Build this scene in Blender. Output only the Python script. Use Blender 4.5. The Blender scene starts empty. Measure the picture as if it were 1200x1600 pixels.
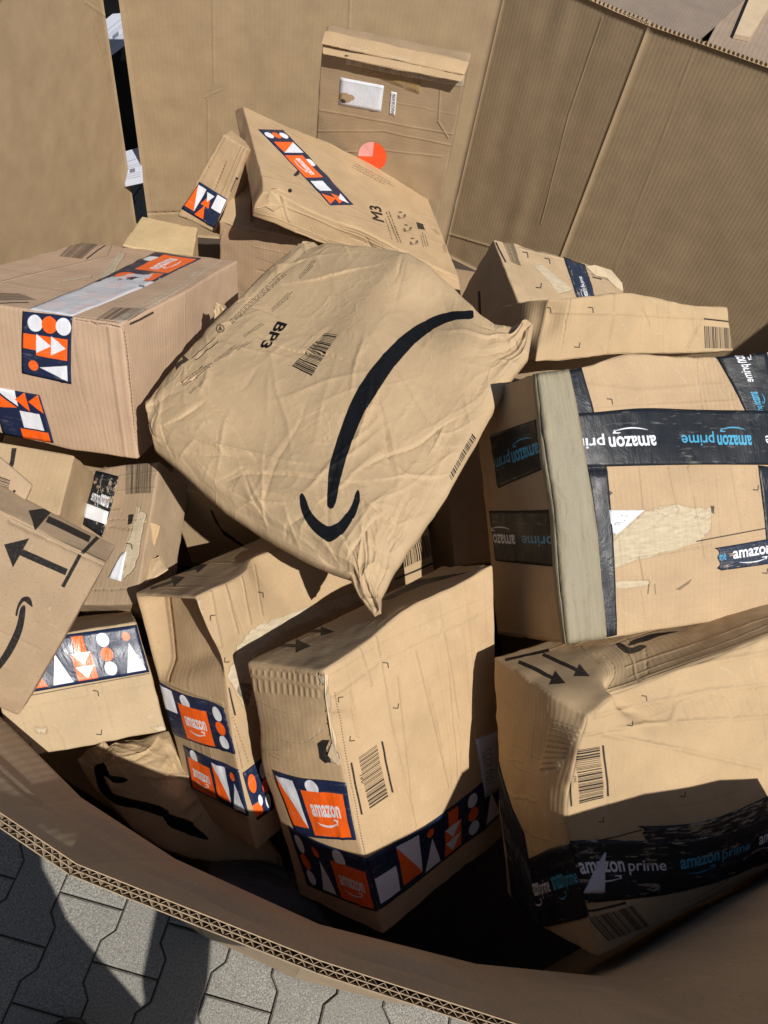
import bpy, bmesh, math, random
import numpy as np
from mathutils import Matrix, Vector

# ------------------------------------------------------------------ camera
random.seed(7)
SC = bpy.context.scene
F = 1209.0                      # focal length in photograph pixels (1200 x 1600)
H = 1.6                         # height of the lens above the paving
_d = np.array([405 - 600, 1640 - 800, F], float); _d /= np.linalg.norm(_d)
_f = np.array([0, 0, 1.0]) - _d[2] * _d; _f /= np.linalg.norm(_f)
B = np.array([np.cross(_f, -_d), _f, -_d])      # rows: world axes in lens coordinates
EYE = np.array([0, 0, H])

cam_d = bpy.data.cameras.new('camera'); cam = bpy.data.objects.new('camera', cam_d)
SC.collection.objects.link(cam); SC.camera = cam
cam_d.sensor_fit = 'VERTICAL'; cam_d.sensor_height = 36.0; cam_d.sensor_width = 27.0
cam_d.lens = F / 1600 * 36.0; cam_d.clip_start = 0.02; cam_d.clip_end = 200
R3 = np.stack([B[:, 0], -B[:, 1], -B[:, 2]], 1)
M4 = Matrix([[*R3[0], 0], [*R3[1], 0], [*R3[2], H], [0, 0, 0, 1]])
cam.matrix_world = M4
SC.render.resolution_x = 768; SC.render.resolution_y = 1024

# ------------------------------------------------------------------ light
SUN = np.array([-0.60, 0.55, -1.0]); SUN /= np.linalg.norm(SUN)
sd = bpy.data.lights.new('sun', 'SUN'); sun = bpy.data.objects.new('sun', sd)
SC.collection.objects.link(sun)
sd.energy = 5.0; sd.angle = math.radians(0.5); sd.color = (1.0, 0.955, 0.89)
sun.rotation_euler = Vector(SUN).to_track_quat('-Z', 'Y').to_euler(); sun.location = (2, -2, 5)
W = bpy.data.worlds.new('World'); SC.world = W; W.use_nodes = True
nt = W.node_tree; sky = nt.nodes.new('ShaderNodeTexSky'); sky.sky_type = 'NISHITA'
sky.sun_disc = False
sky.sun_elevation = math.asin(-SUN[2]); sky.sun_rotation = math.atan2(-SUN[0], -SUN[1])
nt.links.new(sky.outputs[0], nt.nodes['Background'].inputs[0])
nt.nodes['Background'].inputs[1].default_value = 0.055
SC.view_settings.view_transform = 'Standard'; SC.view_settings.look = 'None'
SC.view_settings.exposure = 0.04; SC.view_settings.gamma = 1.0
SC.view_settings.use_curve_mapping = False

# ------------------------------------------------------------------ projection helpers
def P3(x, y, dep):
    """point whose picture is (x, y) at depth dep along the view axis"""
    x = np.asarray(x, float); y = np.asarray(y, float); dep = np.asarray(dep, float)
    c = np.stack([(x - 600) / F * dep, (y - 800) / F * dep, dep], -1)
    return c @ B.T + EYE
def Pz(x, y, z):
    r = B @ np.array([x - 600, y - 800, F]); return EYE + r * (z - H) / r[2]
def proj(p):
    c = (np.asarray(p) - EYE) @ B
    return np.stack([600 + F * c[..., 0] / c[..., 2], 800 + F * c[..., 1] / c[..., 2]], -1)
def depth(p): return ((np.asarray(p) - EYE) @ B)[..., 2]

# ------------------------------------------------------------------ numpy noise
def _hash(ix, iy, iz, s):
    n = (ix * 374761393 + iy * 668265263 + iz * 1442695041 + s * 974634777) & 0xffffffff
    n = ((n ^ (n >> 13)) * 1274126177) & 0xffffffff
    n = (n ^ (n >> 16)) & 0xffffffff
    return n / 4294967295.0
def vnoise(p, s=0):
    i = np.floor(p).astype(np.int64); f = p - i; f = f * f * (3 - 2 * f); r = 0
    for a in (0, 1):
        for b in (0, 1):
            for c in (0, 1):
                w = (f[..., 0] if a else 1 - f[..., 0]) * (f[..., 1] if b else 1 - f[..., 1]) * (f[..., 2] if c else 1 - f[..., 2])
                r = r + w * _hash(i[..., 0] + a, i[..., 1] + b, i[..., 2] + c, s)
    return r * 2 - 1
def ridged(p, s=0): return 1 - np.abs(vnoise(p, s)) * 2
def facets(p2, s, sc):
    """paper facets: signed fold lines from jittered cells (2-d), piecewise planar"""
    q = p2 / sc; i = np.floor(q).astype(np.int64); best = np.full(q.shape[:-1], 1e9); val = np.zeros(q.shape[:-1])
    z = np.zeros_like(i[..., 0])
    for a in (-1, 0, 1):
        for b in (-1, 0, 1):
            jx = i[..., 0] + a; jy = i[..., 1] + b
            cx = jx + _hash(jx, jy, z, s); cy = jy + _hash(jx, jy, z, s + 1)
            dx = q[..., 0] - cx; dy = q[..., 1] - cy
            g1 = _hash(jx, jy, z, s + 2) - .5; g2 = _hash(jx, jy, z, s + 3) - .5
            h = dx * dx + dy * dy
            v = (dx * g1 + dy * g2) * 1.6 + h * .35
            m = h < best; best = np.where(m, h, best)
            val = np.maximum(val, 0)
            val = np.where(a == -1 and b == -1, v, np.maximum(val, .9 - h * .9 + v * .6))
    return val

# ------------------------------------------------------------------ raster canvas (flat print)
class Canvas:
    def __init__(s, w, h, base, SS=2):
        s.w, s.h, s.SS = int(w), int(h), SS
        s.a = np.empty((s.h * SS, s.w * SS, 3), np.float32); s.a[:] = base
    def mask(s, loops):
        """even-odd fill of loops given in 0..1 coordinates; returns (y0,x0,mask)"""
        Wd, Hd = s.w * s.SS, s.h * s.SS
        A = []; Bq = []
        for l in loops:
            l = np.asarray(l, float) * [Wd, Hd]; A.append(l); Bq.append(np.roll(l, -1, 0))
        A = np.concatenate(A); Bq = np.concatenate(Bq)
        m0 = np.floor(A.min(0)).astype(int) - 1; m1 = np.ceil(A.max(0)).astype(int) + 1
        x0, y0 = max(m0[0], 0), max(m0[1], 0); x1, y1 = min(m1[0], Wd), min(m1[1], Hd)
        if x1 <= x0 or y1 <= y0: return None
        sw = A[:, 1] > Bq[:, 1]; lo = np.where(sw[:, None], Bq, A); hi = np.where(sw[:, None], A, Bq)
        r0 = np.clip(np.ceil(lo[:, 1] - .5), y0, y1).astype(int); r1 = np.clip(np.ceil(hi[:, 1] - .5), y0, y1).astype(int)
        n = np.maximum(r1 - r0, 0)
        if n.sum() == 0: return None
        e = np.repeat(np.arange(len(n)), n)
        k = np.arange(n.sum()) - np.repeat(np.cumsum(n) - n, n)
        row = r0[e] + k
        t = (row + .5 - lo[e, 1]) / (hi[e, 1] - lo[e, 1]); x = lo[e, 0] + t * (hi[e, 0] - lo[e, 0])
        col = np.clip(np.ceil(x - .5), x0, x1).astype(int) - x0
        m = np.zeros((y1 - y0, x1 - x0 + 1), np.int32)
        np.add.at(m, (row - y0, col), 1)
        m = (np.cumsum(m, 1) % 2).astype(bool)[:, :-1]
        return y0, x0, m
    def fill(s, loops, color, alpha=1.0, ch=None):
        r = s.mask(loops)
        if r is None: return
        y0, x0, m = r; sub = s.a[y0:y0 + m.shape[0], x0:x0 + m.shape[1]]
        if ch is None: sub[m] = sub[m] * (1 - alpha) + np.array(color, np.float32) * alpha
        else: sub[..., ch][m] = sub[..., ch][m] * (1 - alpha) + color * alpha
    def stroke(s, pts, wid, val, ch, soft=True, asp=(1, 1)):
        """add a soft ridge (val) along a polyline in 0..1 coordinates; wid in metres, asp=(W,H) metres"""
        pts = np.asarray(pts, float); Wd, Hd = s.w * s.SS, s.h * s.SS; a = np.array(asp)
        for p, q in zip(pts[:-1], pts[1:]):
            P, Q = p * a, q * a; lo = (np.minimum(P, Q) - 3 * wid) / a; hi = (np.maximum(P, Q) + 3 * wid) / a
            x0, x1 = max(int(lo[0] * Wd), 0), min(int(hi[0] * Wd) + 1, Wd); y0, y1 = max(int(lo[1] * Hd), 0), min(int(hi[1] * Hd) + 1, Hd)
            if x1 <= x0 or y1 <= y0: continue
            X, Y = np.meshgrid((np.arange(x0, x1) + .5) / Wd * a[0], (np.arange(y0, y1) + .5) / Hd * a[1])
            d = Q - P; L2 = max(d @ d, 1e-12); t = np.clip(((X - P[0]) * d[0] + (Y - P[1]) * d[1]) / L2, 0, 1)
            dd = np.hypot(X - P[0] - t * d[0], Y - P[1] - t * d[1])
            g = np.exp(-(dd / wid) ** 2).astype(np.float32)
            sub = s.a[y0:y1, x0:x1, ch]
            if val > 0: np.maximum(sub, sub * (1 - g) + (0.5 + val) * g if ch == 1 else g * val, out=sub)
            else: sub[:] = sub + g * val * .8
    def image(s, name, data=False):
        a = s.a.reshape(s.h, s.SS, s.w, s.SS, 3).mean((1, 3))
        im = bpy.data.images.new(name, s.w, s.h, alpha=False, float_buffer=data)
        if data: im.colorspace_settings.name = 'Non-Color'
        else: a = np.where(a <= .0031308, a * 12.92, 1.055 * np.maximum(a, 1e-6) ** (1 / 2.4) - .055)
        o = np.ones((s.h, s.w, 4), np.float32); o[..., :3] = a
        im.pixels.foreach_set(o.ravel()); im.update(); im.pack()
        return im

_tc = {}
def text_tris(txt, bold=0.02):
    k = (txt, bold)
    if k in _tc: return _tc[k]
    cu = bpy.data.curves.new('t', 'FONT'); cu.body = txt; cu.offset = bold; cu.resolution_u = 3
    ob = bpy.data.objects.new('t', cu); SC.collection.objects.link(ob)
    me = bpy.data.meshes.new_from_object(ob); me.calc_loop_triangles()
    v = np.empty(len(me.vertices) * 3); me.vertices.foreach_get('co', v); v = v.reshape(-1, 3)[:, :2]
    t = np.empty(len(me.loop_triangles) * 3, np.int32); me.loop_triangles.foreach_get('vertices', t)
    tr = v[t.reshape(-1, 3)]
    bpy.data.objects.remove(ob); bpy.data.curves.remove(cu); bpy.data.meshes.remove(me)
    x0, x1 = v[:, 0].min(), v[:, 0].max(); y1 = v[:, 1].max(); y0 = min(0, v[:, 1].min()) if any(c in 'pgyqj' for c in txt) else 0
    tr = (tr - [x0, y0]) / [x1 - x0, y1 - y0]
    _tc[k] = tr; return tr
def bil(quad, st):
    """quad = bl, br, tr, tl ; st in 0..1"""
    q = np.asarray(quad, float); s = st[..., :1]; t = st[..., 1:2]
    return q[0] * (1 - s) * (1 - t) + q[1] * s * (1 - t) + q[2] * s * t + q[3] * (1 - s) * t
def subst(l, n=8):
    l = np.asarray(l, float); o = []
    for a, b in zip(l, np.roll(l, -1, 0)):
        for k in range(n): o.append(a + (b - a) * k / n)
    return np.array(o)
def smooth(l, n=5):
    l = np.asarray(l, float); o = []; m = len(l)
    for i in range(m):
        a, b, c, d = l[i - 1], l[i], l[(i + 1) % m], l[(i + 2) % m]
        for k in range(n):
            t = k / n; o.append(.5 * ((2 * b) + (c - a) * t + (2 * a - 5 * b + 4 * c - d) * t * t + (3 * b - a - 3 * c + d) * t ** 3))
    return np.array(o)
def circ(cx, cy, r, ry=None, n=28, a0=0, a1=360):
    t = np.radians(np.linspace(a0, a1, n + 1))[:-1 if a1 - a0 >= 360 else None]
    return np.stack([cx + r * np.cos(t), cy + (ry or r) * np.sin(t)], -1)
def smile_loops():
    x = np.linspace(0, 1, 14); lo = np.stack([x, .55 - 1.9 * x * (1 - x)], -1)
    hi = np.stack([x, .62 - 1.25 * x * (1 - x)], -1)[::-1]
    return [np.concatenate([lo, hi]), np.array([[.80, .82], [.86, 1.0], [1.05, .95], [1.0, .35], [.93, .4], [.96, .78]])]
def barcode_loops(seed, n=26):
    r = random.Random(seed); x = 0; o = []
    while x < 1:
        w = r.choice([.012, .012, .022, .034]); g = r.choice([.010, .014, .024])
        o.append([[x, 0], [min(x + w, 1), 0], [min(x + w, 1), 1], [x, 1]]); x += w + g
    return [np.array(l) for l in o]

# ------------------------------------------------------------------ materials
def new_mat(name):
    m = bpy.data.materials.new(name); m.use_nodes = True; t = m.node_tree
    return m, t, t.nodes['Principled BSDF']
def N(t, typ, **k):
    n = t.nodes.new(typ)
    for a, b in k.items():
        if a.startswith('i_'): n.inputs[a[2:].replace('_', ' ')].default_value = b
        else: setattr(n, a, b)
    return n
def mixc(t, fac, a, b, blend='MIX'):
    m = t.nodes.new('ShaderNodeMix'); m.data_type = 'RGBA'; m.blend_type = blend
    for s, v in ((0, fac), (6, a), (7, b)):
        if hasattr(v, 'links'): t.links.new(v, m.inputs[s])
        elif isinstance(v, (int, float)): m.inputs[s].default_value = v
        else: m.inputs[s].default_value = (*v, 1)
    return m.outputs[2]
def mth(t, op, a, b=0.0, c=None):
    m = t.nodes.new('ShaderNodeMath'); m.operation = op
    for s, v in ((0, a), (1, b), (2, c)):
        if v is None: continue
        if hasattr(v, 'links'): t.links.new(v, m.inputs[s])
        else: m.inputs[s].default_value = v
    return m.outputs[0]
def ramp(t, v, a, b, lo=0.0, hi=1.0):
    m = t.nodes.new('ShaderNodeMapRange'); t.links.new(v, m.inputs[0])
    m.inputs[1].default_value = a; m.inputs[2].default_value = b; m.inputs[3].default_value = lo; m.inputs[4].default_value = hi
    return m.outputs[0]
def noise(t, vec, scale, detail=3, rough=.5, dist=0):
    n = N(t, 'ShaderNodeTexNoise'); n.inputs['Scale'].default_value = scale; n.inputs['Detail'].default_value = detail
    n.inputs['Roughness'].default_value = rough; n.inputs['Distortion'].default_value = dist
    if vec is not None: t.links.new(vec, n.inputs['Vector'])
    return n.outputs['Fac']
def scalev(t, vec, s):
    m = N(t, 'ShaderNodeMapping'); m.inputs['Scale'].default_value = s; t.links.new(vec, m.inputs['Vector']); return m.outputs[0]

_card = {}
def card(color=(.46, .315, .175), flute='v', fl=0.35, image=None, wear=0.5, period=.0075, rough=.78, washb=0.0):
    color = (color[0] * 1.0, color[1], min(1, color[2] * 1.02))
    key = (color, flute, fl, wear, period, rough, washb)
    if image is None and key in _card: return _card[key]
    m, t, b = new_mat('kraft_cardboard')
    uv = N(t, 'ShaderNodeUVMap', uv_map='metric').outputs[0]
    n1 = noise(t, uv, 14, 4, .6); n2 = noise(t, scalev(t, uv, (900, 260, 1) if flute == 'h' else (260, 900, 1)), 1.0, 2, .6)
    n3 = noise(t, uv, 420, 2, .7)
    w = N(t, 'ShaderNodeTexWave'); w.bands_direction = 'X' if flute == 'v' else 'Y'; w.inputs['Scale'].default_value = 1 / period / 3.183 
    w.inputs['Distortion'].default_value = .35; w.inputs['Detail'].default_value = 1; w.inputs['Detail Scale'].default_value = .3
    t.links.new(uv, w.inputs['Vector'])
    col = mixc(t, ramp(t, n1, .3, .7, 0, 1), tuple(c * .86 for c in color), tuple(min(1, c * 1.08) for c in color))
    col = mixc(t, ramp(t, n2, .3, .72, 0, .30), col, tuple(c * .70 for c in color))
    col = mixc(t, ramp(t, n3, .60, .70, 0, .6 * wear), col, tuple(c * .42 for c in color))
    n4 = noise(t, uv, 170, 2, .6)
    col = mixc(t, ramp(t, n4, .70, .76, 0, .5 * wear), col, (.72, .6, .43))
    n5 = noise(t, scalev(t, uv, (6, 40, 1)), 1, 4, .65)
    col = mixc(t, ramp(t, n5, .56, .78, 0, .35 * wear), col, tuple(min(1, c * 1.22) for c in color))
    if washb: col = mixc(t, mth(t, 'MULTIPLY', w.outputs['Fac'], washb), col, tuple(c * .72 for c in color))
    hgt = mth(t, 'MULTIPLY', w.outputs['Fac'], .35 * fl)
    hgt = mth(t, 'ADD', hgt, mth(t, 'MULTIPLY', n3, .10)); hgt = mth(t, 'ADD', hgt, mth(t, 'MULTIPLY', noise(t, uv, 60, 3, .6), .25))
    r = ramp(t, n1, .3, .7, rough - .07, rough + .1)
    if image is not None:
        ti = N(t, 'ShaderNodeTexImage'); ti.image = image; ti.interpolation = 'Cubic'; ti.extension = 'EXTEND'
        t.links.new(N(t, 'ShaderNodeUVMap', uv_map='UVMap').outputs[0], ti.inputs[0])
        sep = N(t, 'ShaderNodeSeparateColor'); t.links.new(ti.outputs[0], sep.inputs[0])
        torn = mixc(t, ramp(t, noise(t, scalev(t, uv, (60, 200, 1)), 1, 4, .7), .3, .7), (.38, .31, .21), (.56, .48, .34))
        col = mixc(t, sep.outputs[2], col, torn)
        ink = mth(t, 'MULTIPLY', sep.outputs[0], ramp(t, noise(t, uv, 300, 3, .7), .2, .5, .82, .98))
        col = mixc(t, ink, col, (.009, .0095, .011))
        hgt = mth(t, 'ADD', hgt, mth(t, 'MULTIPLY', sep.outputs[1], 4.4))
        hgt = mth(t, 'SUBTRACT', hgt, mth(t, 'MULTIPLY', sep.outputs[2], .35))
        r = mth(t, 'SUBTRACT', r, mth(t, 'MULTIPLY', sep.outputs[0], .18))
    bp = N(t, 'ShaderNodeBump'); bp.inputs['Strength'].default_value = .55; bp.inputs['Distance'].default_value = .0016
    t.links.new(hgt, bp.inputs['Height']); t.links.new(bp.outputs[0], b.inputs['Normal'])
    t.links.new(col, b.inputs['Base Color']); t.links.new(r, b.inputs['Roughness'])
    b.inputs['Specular IOR Level'].default_value = .25
    if image is None: _card[key] = m
    return m
def film(name, image, rough=.33, wr=1.0, tint=None):
    """printed adhesive tape or label"""
    m, t, b = new_mat(name)
    ti = N(t, 'ShaderNodeTexImage'); ti.image = image; ti.interpolation = 'Cubic'; ti.extension = 'EXTEND'
    t.links.new(N(t, 'ShaderNodeUVMap', uv_map='UVMap').outputs[0], ti.inputs[0])
    uv = N(t, 'ShaderNodeUVMap', uv_map='metric').outputs[0]
    col = mixc(t, ramp(t, noise(t, scalev(t, uv, (30, 160, 1)), 1, 4, .7), .58, .8, 0, .35 * wr), ti.outputs[0], (.42, .40, .38))
    t.links.new(col, b.inputs['Base Color'])
    n1 = noise(t, scalev(t, uv, (40, 14, 1)), 1, 5, .62, .6); n2 = noise(t, uv, 320, 2)
    h = mth(t, 'ADD', mth(t, 'MULTIPLY', n1, 2.2 * wr), mth(t, 'MULTIPLY', n2, .12))
    bp = N(t, 'ShaderNodeBump'); bp.inputs['Strength'].default_value = .5; bp.inputs['Distance'].default_value = .0016
    t.links.new(h, bp.inputs['Height']); t.links.new(bp.outputs[0], b.inputs['Normal'])
    t.links.new(ramp(t, noise(t, uv, 25, 3), .3, .7, rough - .06, rough + .16), b.inputs['Roughness'])
    b.inputs['Specular IOR Level'].default_value = .35
    return m
def plain(name, color, rough=.6, bump=.3, scale=80, var=.25, metal=0):
    m, t, b = new_mat(name); tc = N(t, 'ShaderNodeTexCoord').outputs['Object']
    n = noise(t, tc, scale, 4, .6)
    t.links.new(mixc(t, n, tuple(c * (1 - var) for c in color), tuple(min(1, c * (1 + var)) for c in color)), b.inputs['Base Color'])
    b.inputs['Roughness'].default_value = rough; b.inputs['Metallic'].default_value = metal
    bp = N(t, 'ShaderNodeBump'); bp.inputs['Strength'].default_value = bump; bp.inputs['Distance'].default_value = .002
    t.links.new(n, bp.inputs['Height']); t.links.new(bp.outputs[0], b.inputs['Normal'])
    return m

# ------------------------------------------------------------------ scene objects
def tagp(o, label=None, cat=None, group=None, kind=None):
    for k, v in (('label', label), ('category', cat), ('group', group), ('kind', kind)):
        if v: o[k] = v
    return o
def thing(name, label, cat, loc, group=None):
    o = bpy.data.objects.new(name, None); SC.collection.objects.link(o)
    o.location = tuple(float(v) for v in loc); o.empty_display_size = .05
    return tagp(o, label, cat, group)
def meshobj(name, v, f, mats, parent=None, uvs=None, uvm=None, midx=None, smooth=True, weld=0):
    """v world coordinates; uvs/uvm per-vertex"""
    v = np.asarray(v, float)
    off = np.array(parent_world(parent)) if parent is not None else np.zeros(3)
    me = bpy.data.meshes.new(name); me.from_pydata((v - off).tolist(), [], [list(map(int, x)) for x in f])
    for m in (mats if isinstance(mats, (list, tuple)) else [mats]): me.materials.append(m)
    li = np.empty(len(me.loops), np.int32); me.loops.foreach_get('vertex_index', li)
    if uvs is not None:
        l = me.uv_layers.new(name='UVMap'); l.data.foreach_set('uv', np.asarray(uvs, np.float32)[li].ravel())
    if uvm is not None:
        l = me.uv_layers.new(name='metric'); l.data.foreach_set('uv', np.asarray(uvm, np.float32)[li].ravel())
    if midx is not None: me.polygons.foreach_set('material_index', np.asarray(midx, np.int32))
    if smooth: me.polygons.foreach_set('use_smooth', np.ones(len(me.polygons), bool))
    if weld:
        bm = bmesh.new(); bm.from_mesh(me); bmesh.ops.remove_doubles(bm, verts=bm.verts, dist=weld); bm.to_mesh(me); bm.free()
    me.update()
    o = bpy.data.objects.new(name, me); SC.collection.objects.link(o)
    if parent is not None: o.parent = parent
    return o
def parent_world(p):
    l = Vector((0, 0, 0))
    while p is not None: l += p.location; p = p.parent
    return l

# ------------------------------------------------------------------ surfaces
class Surf:
    def __init__(s): s.img = None; s.W = s.Hm = .3; s.res = 640; s.cv = None
    def base(s, u, v): return s.ev(u, v, 0.0, False)
    def inv(s, px):
        px = np.asarray(px, float).reshape(-1, 2)
        g = np.linspace(-.15, 1.15, 14); U, V = np.meshgrid(g, g); G = proj(s.base(U.ravel(), V.ravel()))
        k = ((px[:, None] - G[None]) ** 2).sum(-1).argmin(1); u = U.ravel()[k].copy(); v = V.ravel()[k].copy(); e = 1e-3
        for _ in range(9):
            p = proj(s.base(u, v)); a = (proj(s.base(u + e, v)) - p) / e; b = (proj(s.base(u, v + e)) - p) / e
            r = px - p; det = a[:, 0] * b[:, 1] - a[:, 1] * b[:, 0]; det = np.where(np.abs(det) < 1e-6, 1e-6, det)
            du = (r[:, 0] * b[:, 1] - r[:, 1] * b[:, 0]) / det; dv = (a[:, 0] * r[:, 1] - a[:, 1] * r[:, 0]) / det
            u = np.clip(u + np.clip(du, -.12, .12), -.4, 1.4); v = np.clip(v + np.clip(dv, -.12, .12), -.4, 1.4)
        return np.stack([u, v], -1)
    # ---- print onto the face, everything in photograph pixels
    def canvas(s):
        if s.cv is None:
            a = s.W / max(s.Hm, .01); r = s.res
            s.cv = Canvas(r if a >= 1 else max(int(r * a), 64), r if a <= 1 else max(int(r / a), 64), (0, .5, 0))
        return s.cv
    def ink(s, loops, val=1.0, ch=0, n=6):
        L = []
        for l in loops: l = subst(l, n); L.append(s.inv(l))
        s.canvas().fill(L, val, 1.0, ch); return s
    def line(s, pts, w=2.0, val=1.0, ch=0):
        pts = np.asarray(pts, float)
        for p, q in zip(pts[:-1], pts[1:]):
            d = q - p; n = np.array([-d[1], d[0]]) / max(np.hypot(*d), 1e-6) * w / 2
            s.ink([[p + n, q + n, q - n, p - n]], val, ch, 3)
        return s
    def tmpl(s, loops, quad, val=1.0, ch=0, n=1):
        L = [s.inv(bil(quad, subst(l, n))) for l in loops]; s.canvas().fill(L, val, 1.0, ch); return s
    def text(s, txt, quad, bold=.02, val=1.0):
        tr = text_tris(txt, bold); f = s.inv(bil(quad, tr.reshape(-1, 2))).reshape(tr.shape)
        s.canvas().fill(list(f), val, 1.0, 0); return s
    def barcode(s, quad, seed=1): return s.tmpl(barcode_loops(seed), quad, n=3)
    def micro(s, quad, rows, seed=3, fill=.55, val=.8):
        r = random.Random(seed); L = []
        for k in range(rows):
            x = 0; end = r.uniform(.7, 1)
            while x < end:
                w = r.uniform(.015, .06); y = (rows - 1 - k + .25) / rows; h = fill / rows * r.uniform(.7, 1)
                L.append([[x, y], [min(x + w, end), y], [min(x + w, end), y + h], [x, y + h]]); x += w + r.uniform(.008, .02)
        s.canvas().fill([s.inv(bil(quad, np.array(l, float))) for l in L], val, 1.0, 0); return s
    def arrow(s, p, q, w=7, hw=20, hl=22):
        p = np.array(p, float); q = np.array(q, float); d = q - p; d /= np.hypot(*d); n = np.array([-d[1], d[0]])
        m = q - d * hl
        return s.ink([[p + n * w / 2, m + n * w / 2, m + n * hw / 2, q, m - n * hw / 2, m - n * w / 2, p - n * w / 2]])
    def crease(s, pts, wid=.0016, val=.25):
        uv = s.inv(subst_open(pts, 5)); s.canvas().stroke(uv, wid, val, 1, asp=(s.W, s.Hm)); return s
    def marks(s, *pts, d=8):
        for x, y, sx, sy in pts: s.line([(x, y), (x + d * sx, y - 1)], 1.6); s.line([(x, y), (x + 1, y + d * sy)], 1.6)
        return s
    def tear(s, loop, seed=1, rag=3, dark=None):
        r = random.Random(seed); l = subst(loop, 6) + np.array([[r.uniform(-rag, rag), r.uniform(-rag, rag)] for _ in range(len(loop) * 6)])
        s.canvas().fill([s.inv(l)], 1.0, .9, 2)
        s.canvas().stroke(s.inv(np.concatenate([l, l[:1]])), .0009, -.25, 1, asp=(s.W, s.Hm)); return s
    def randcreases(s, n, seed, d='v', val=.16, wid=.0018):
        r = random.Random(seed); c = s.canvas()
        for _ in range(n):
            a = r.uniform(.03, .97); b0 = r.uniform(-.1, .5); b1 = b0 + r.uniform(.25, .9); k = 9; pts = []
            wob = r.uniform(-.03, .03); x = a
            for i in range(k):
                x += r.uniform(-.006, .006) + wob / k; y = b0 + (b1 - b0) * i / (k - 1)
                pts.append((x, y) if d == 'v' else (y, x))
            c.stroke(pts, wid * r.uniform(.6, 1.5), val * r.uniform(.5, 1.3) * r.choice([1, 1, -1]), 1, asp=(s.W, s.Hm))
        return s
    def scuffs(s, n, seed, amt=.6):
        r = random.Random(seed); c = s.canvas()
        for _ in range(n):
            x, y = r.random(), r.random(); a = r.uniform(0, 3.1); L = r.uniform(.01, .06)
            pts = [(x + math.cos(a) * L * k / 4 + r.uniform(-.004, .004), y + math.sin(a) * L * k / 4 + r.uniform(-.004, .004)) for k in range(5)]
            c.stroke(pts, r.uniform(.0005, .0013), amt * r.uniform(.3, 1), 2, asp=(s.W, s.Hm))
        return s
def subst_open(p, n):
    p = np.asarray(p, float); o = [p[0]]
    for a, b in zip(p[:-1], p[1:]):
        for k in range(1, n + 1): o.append(a + (b - a) * k / n)
    return np.array(o)

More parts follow.
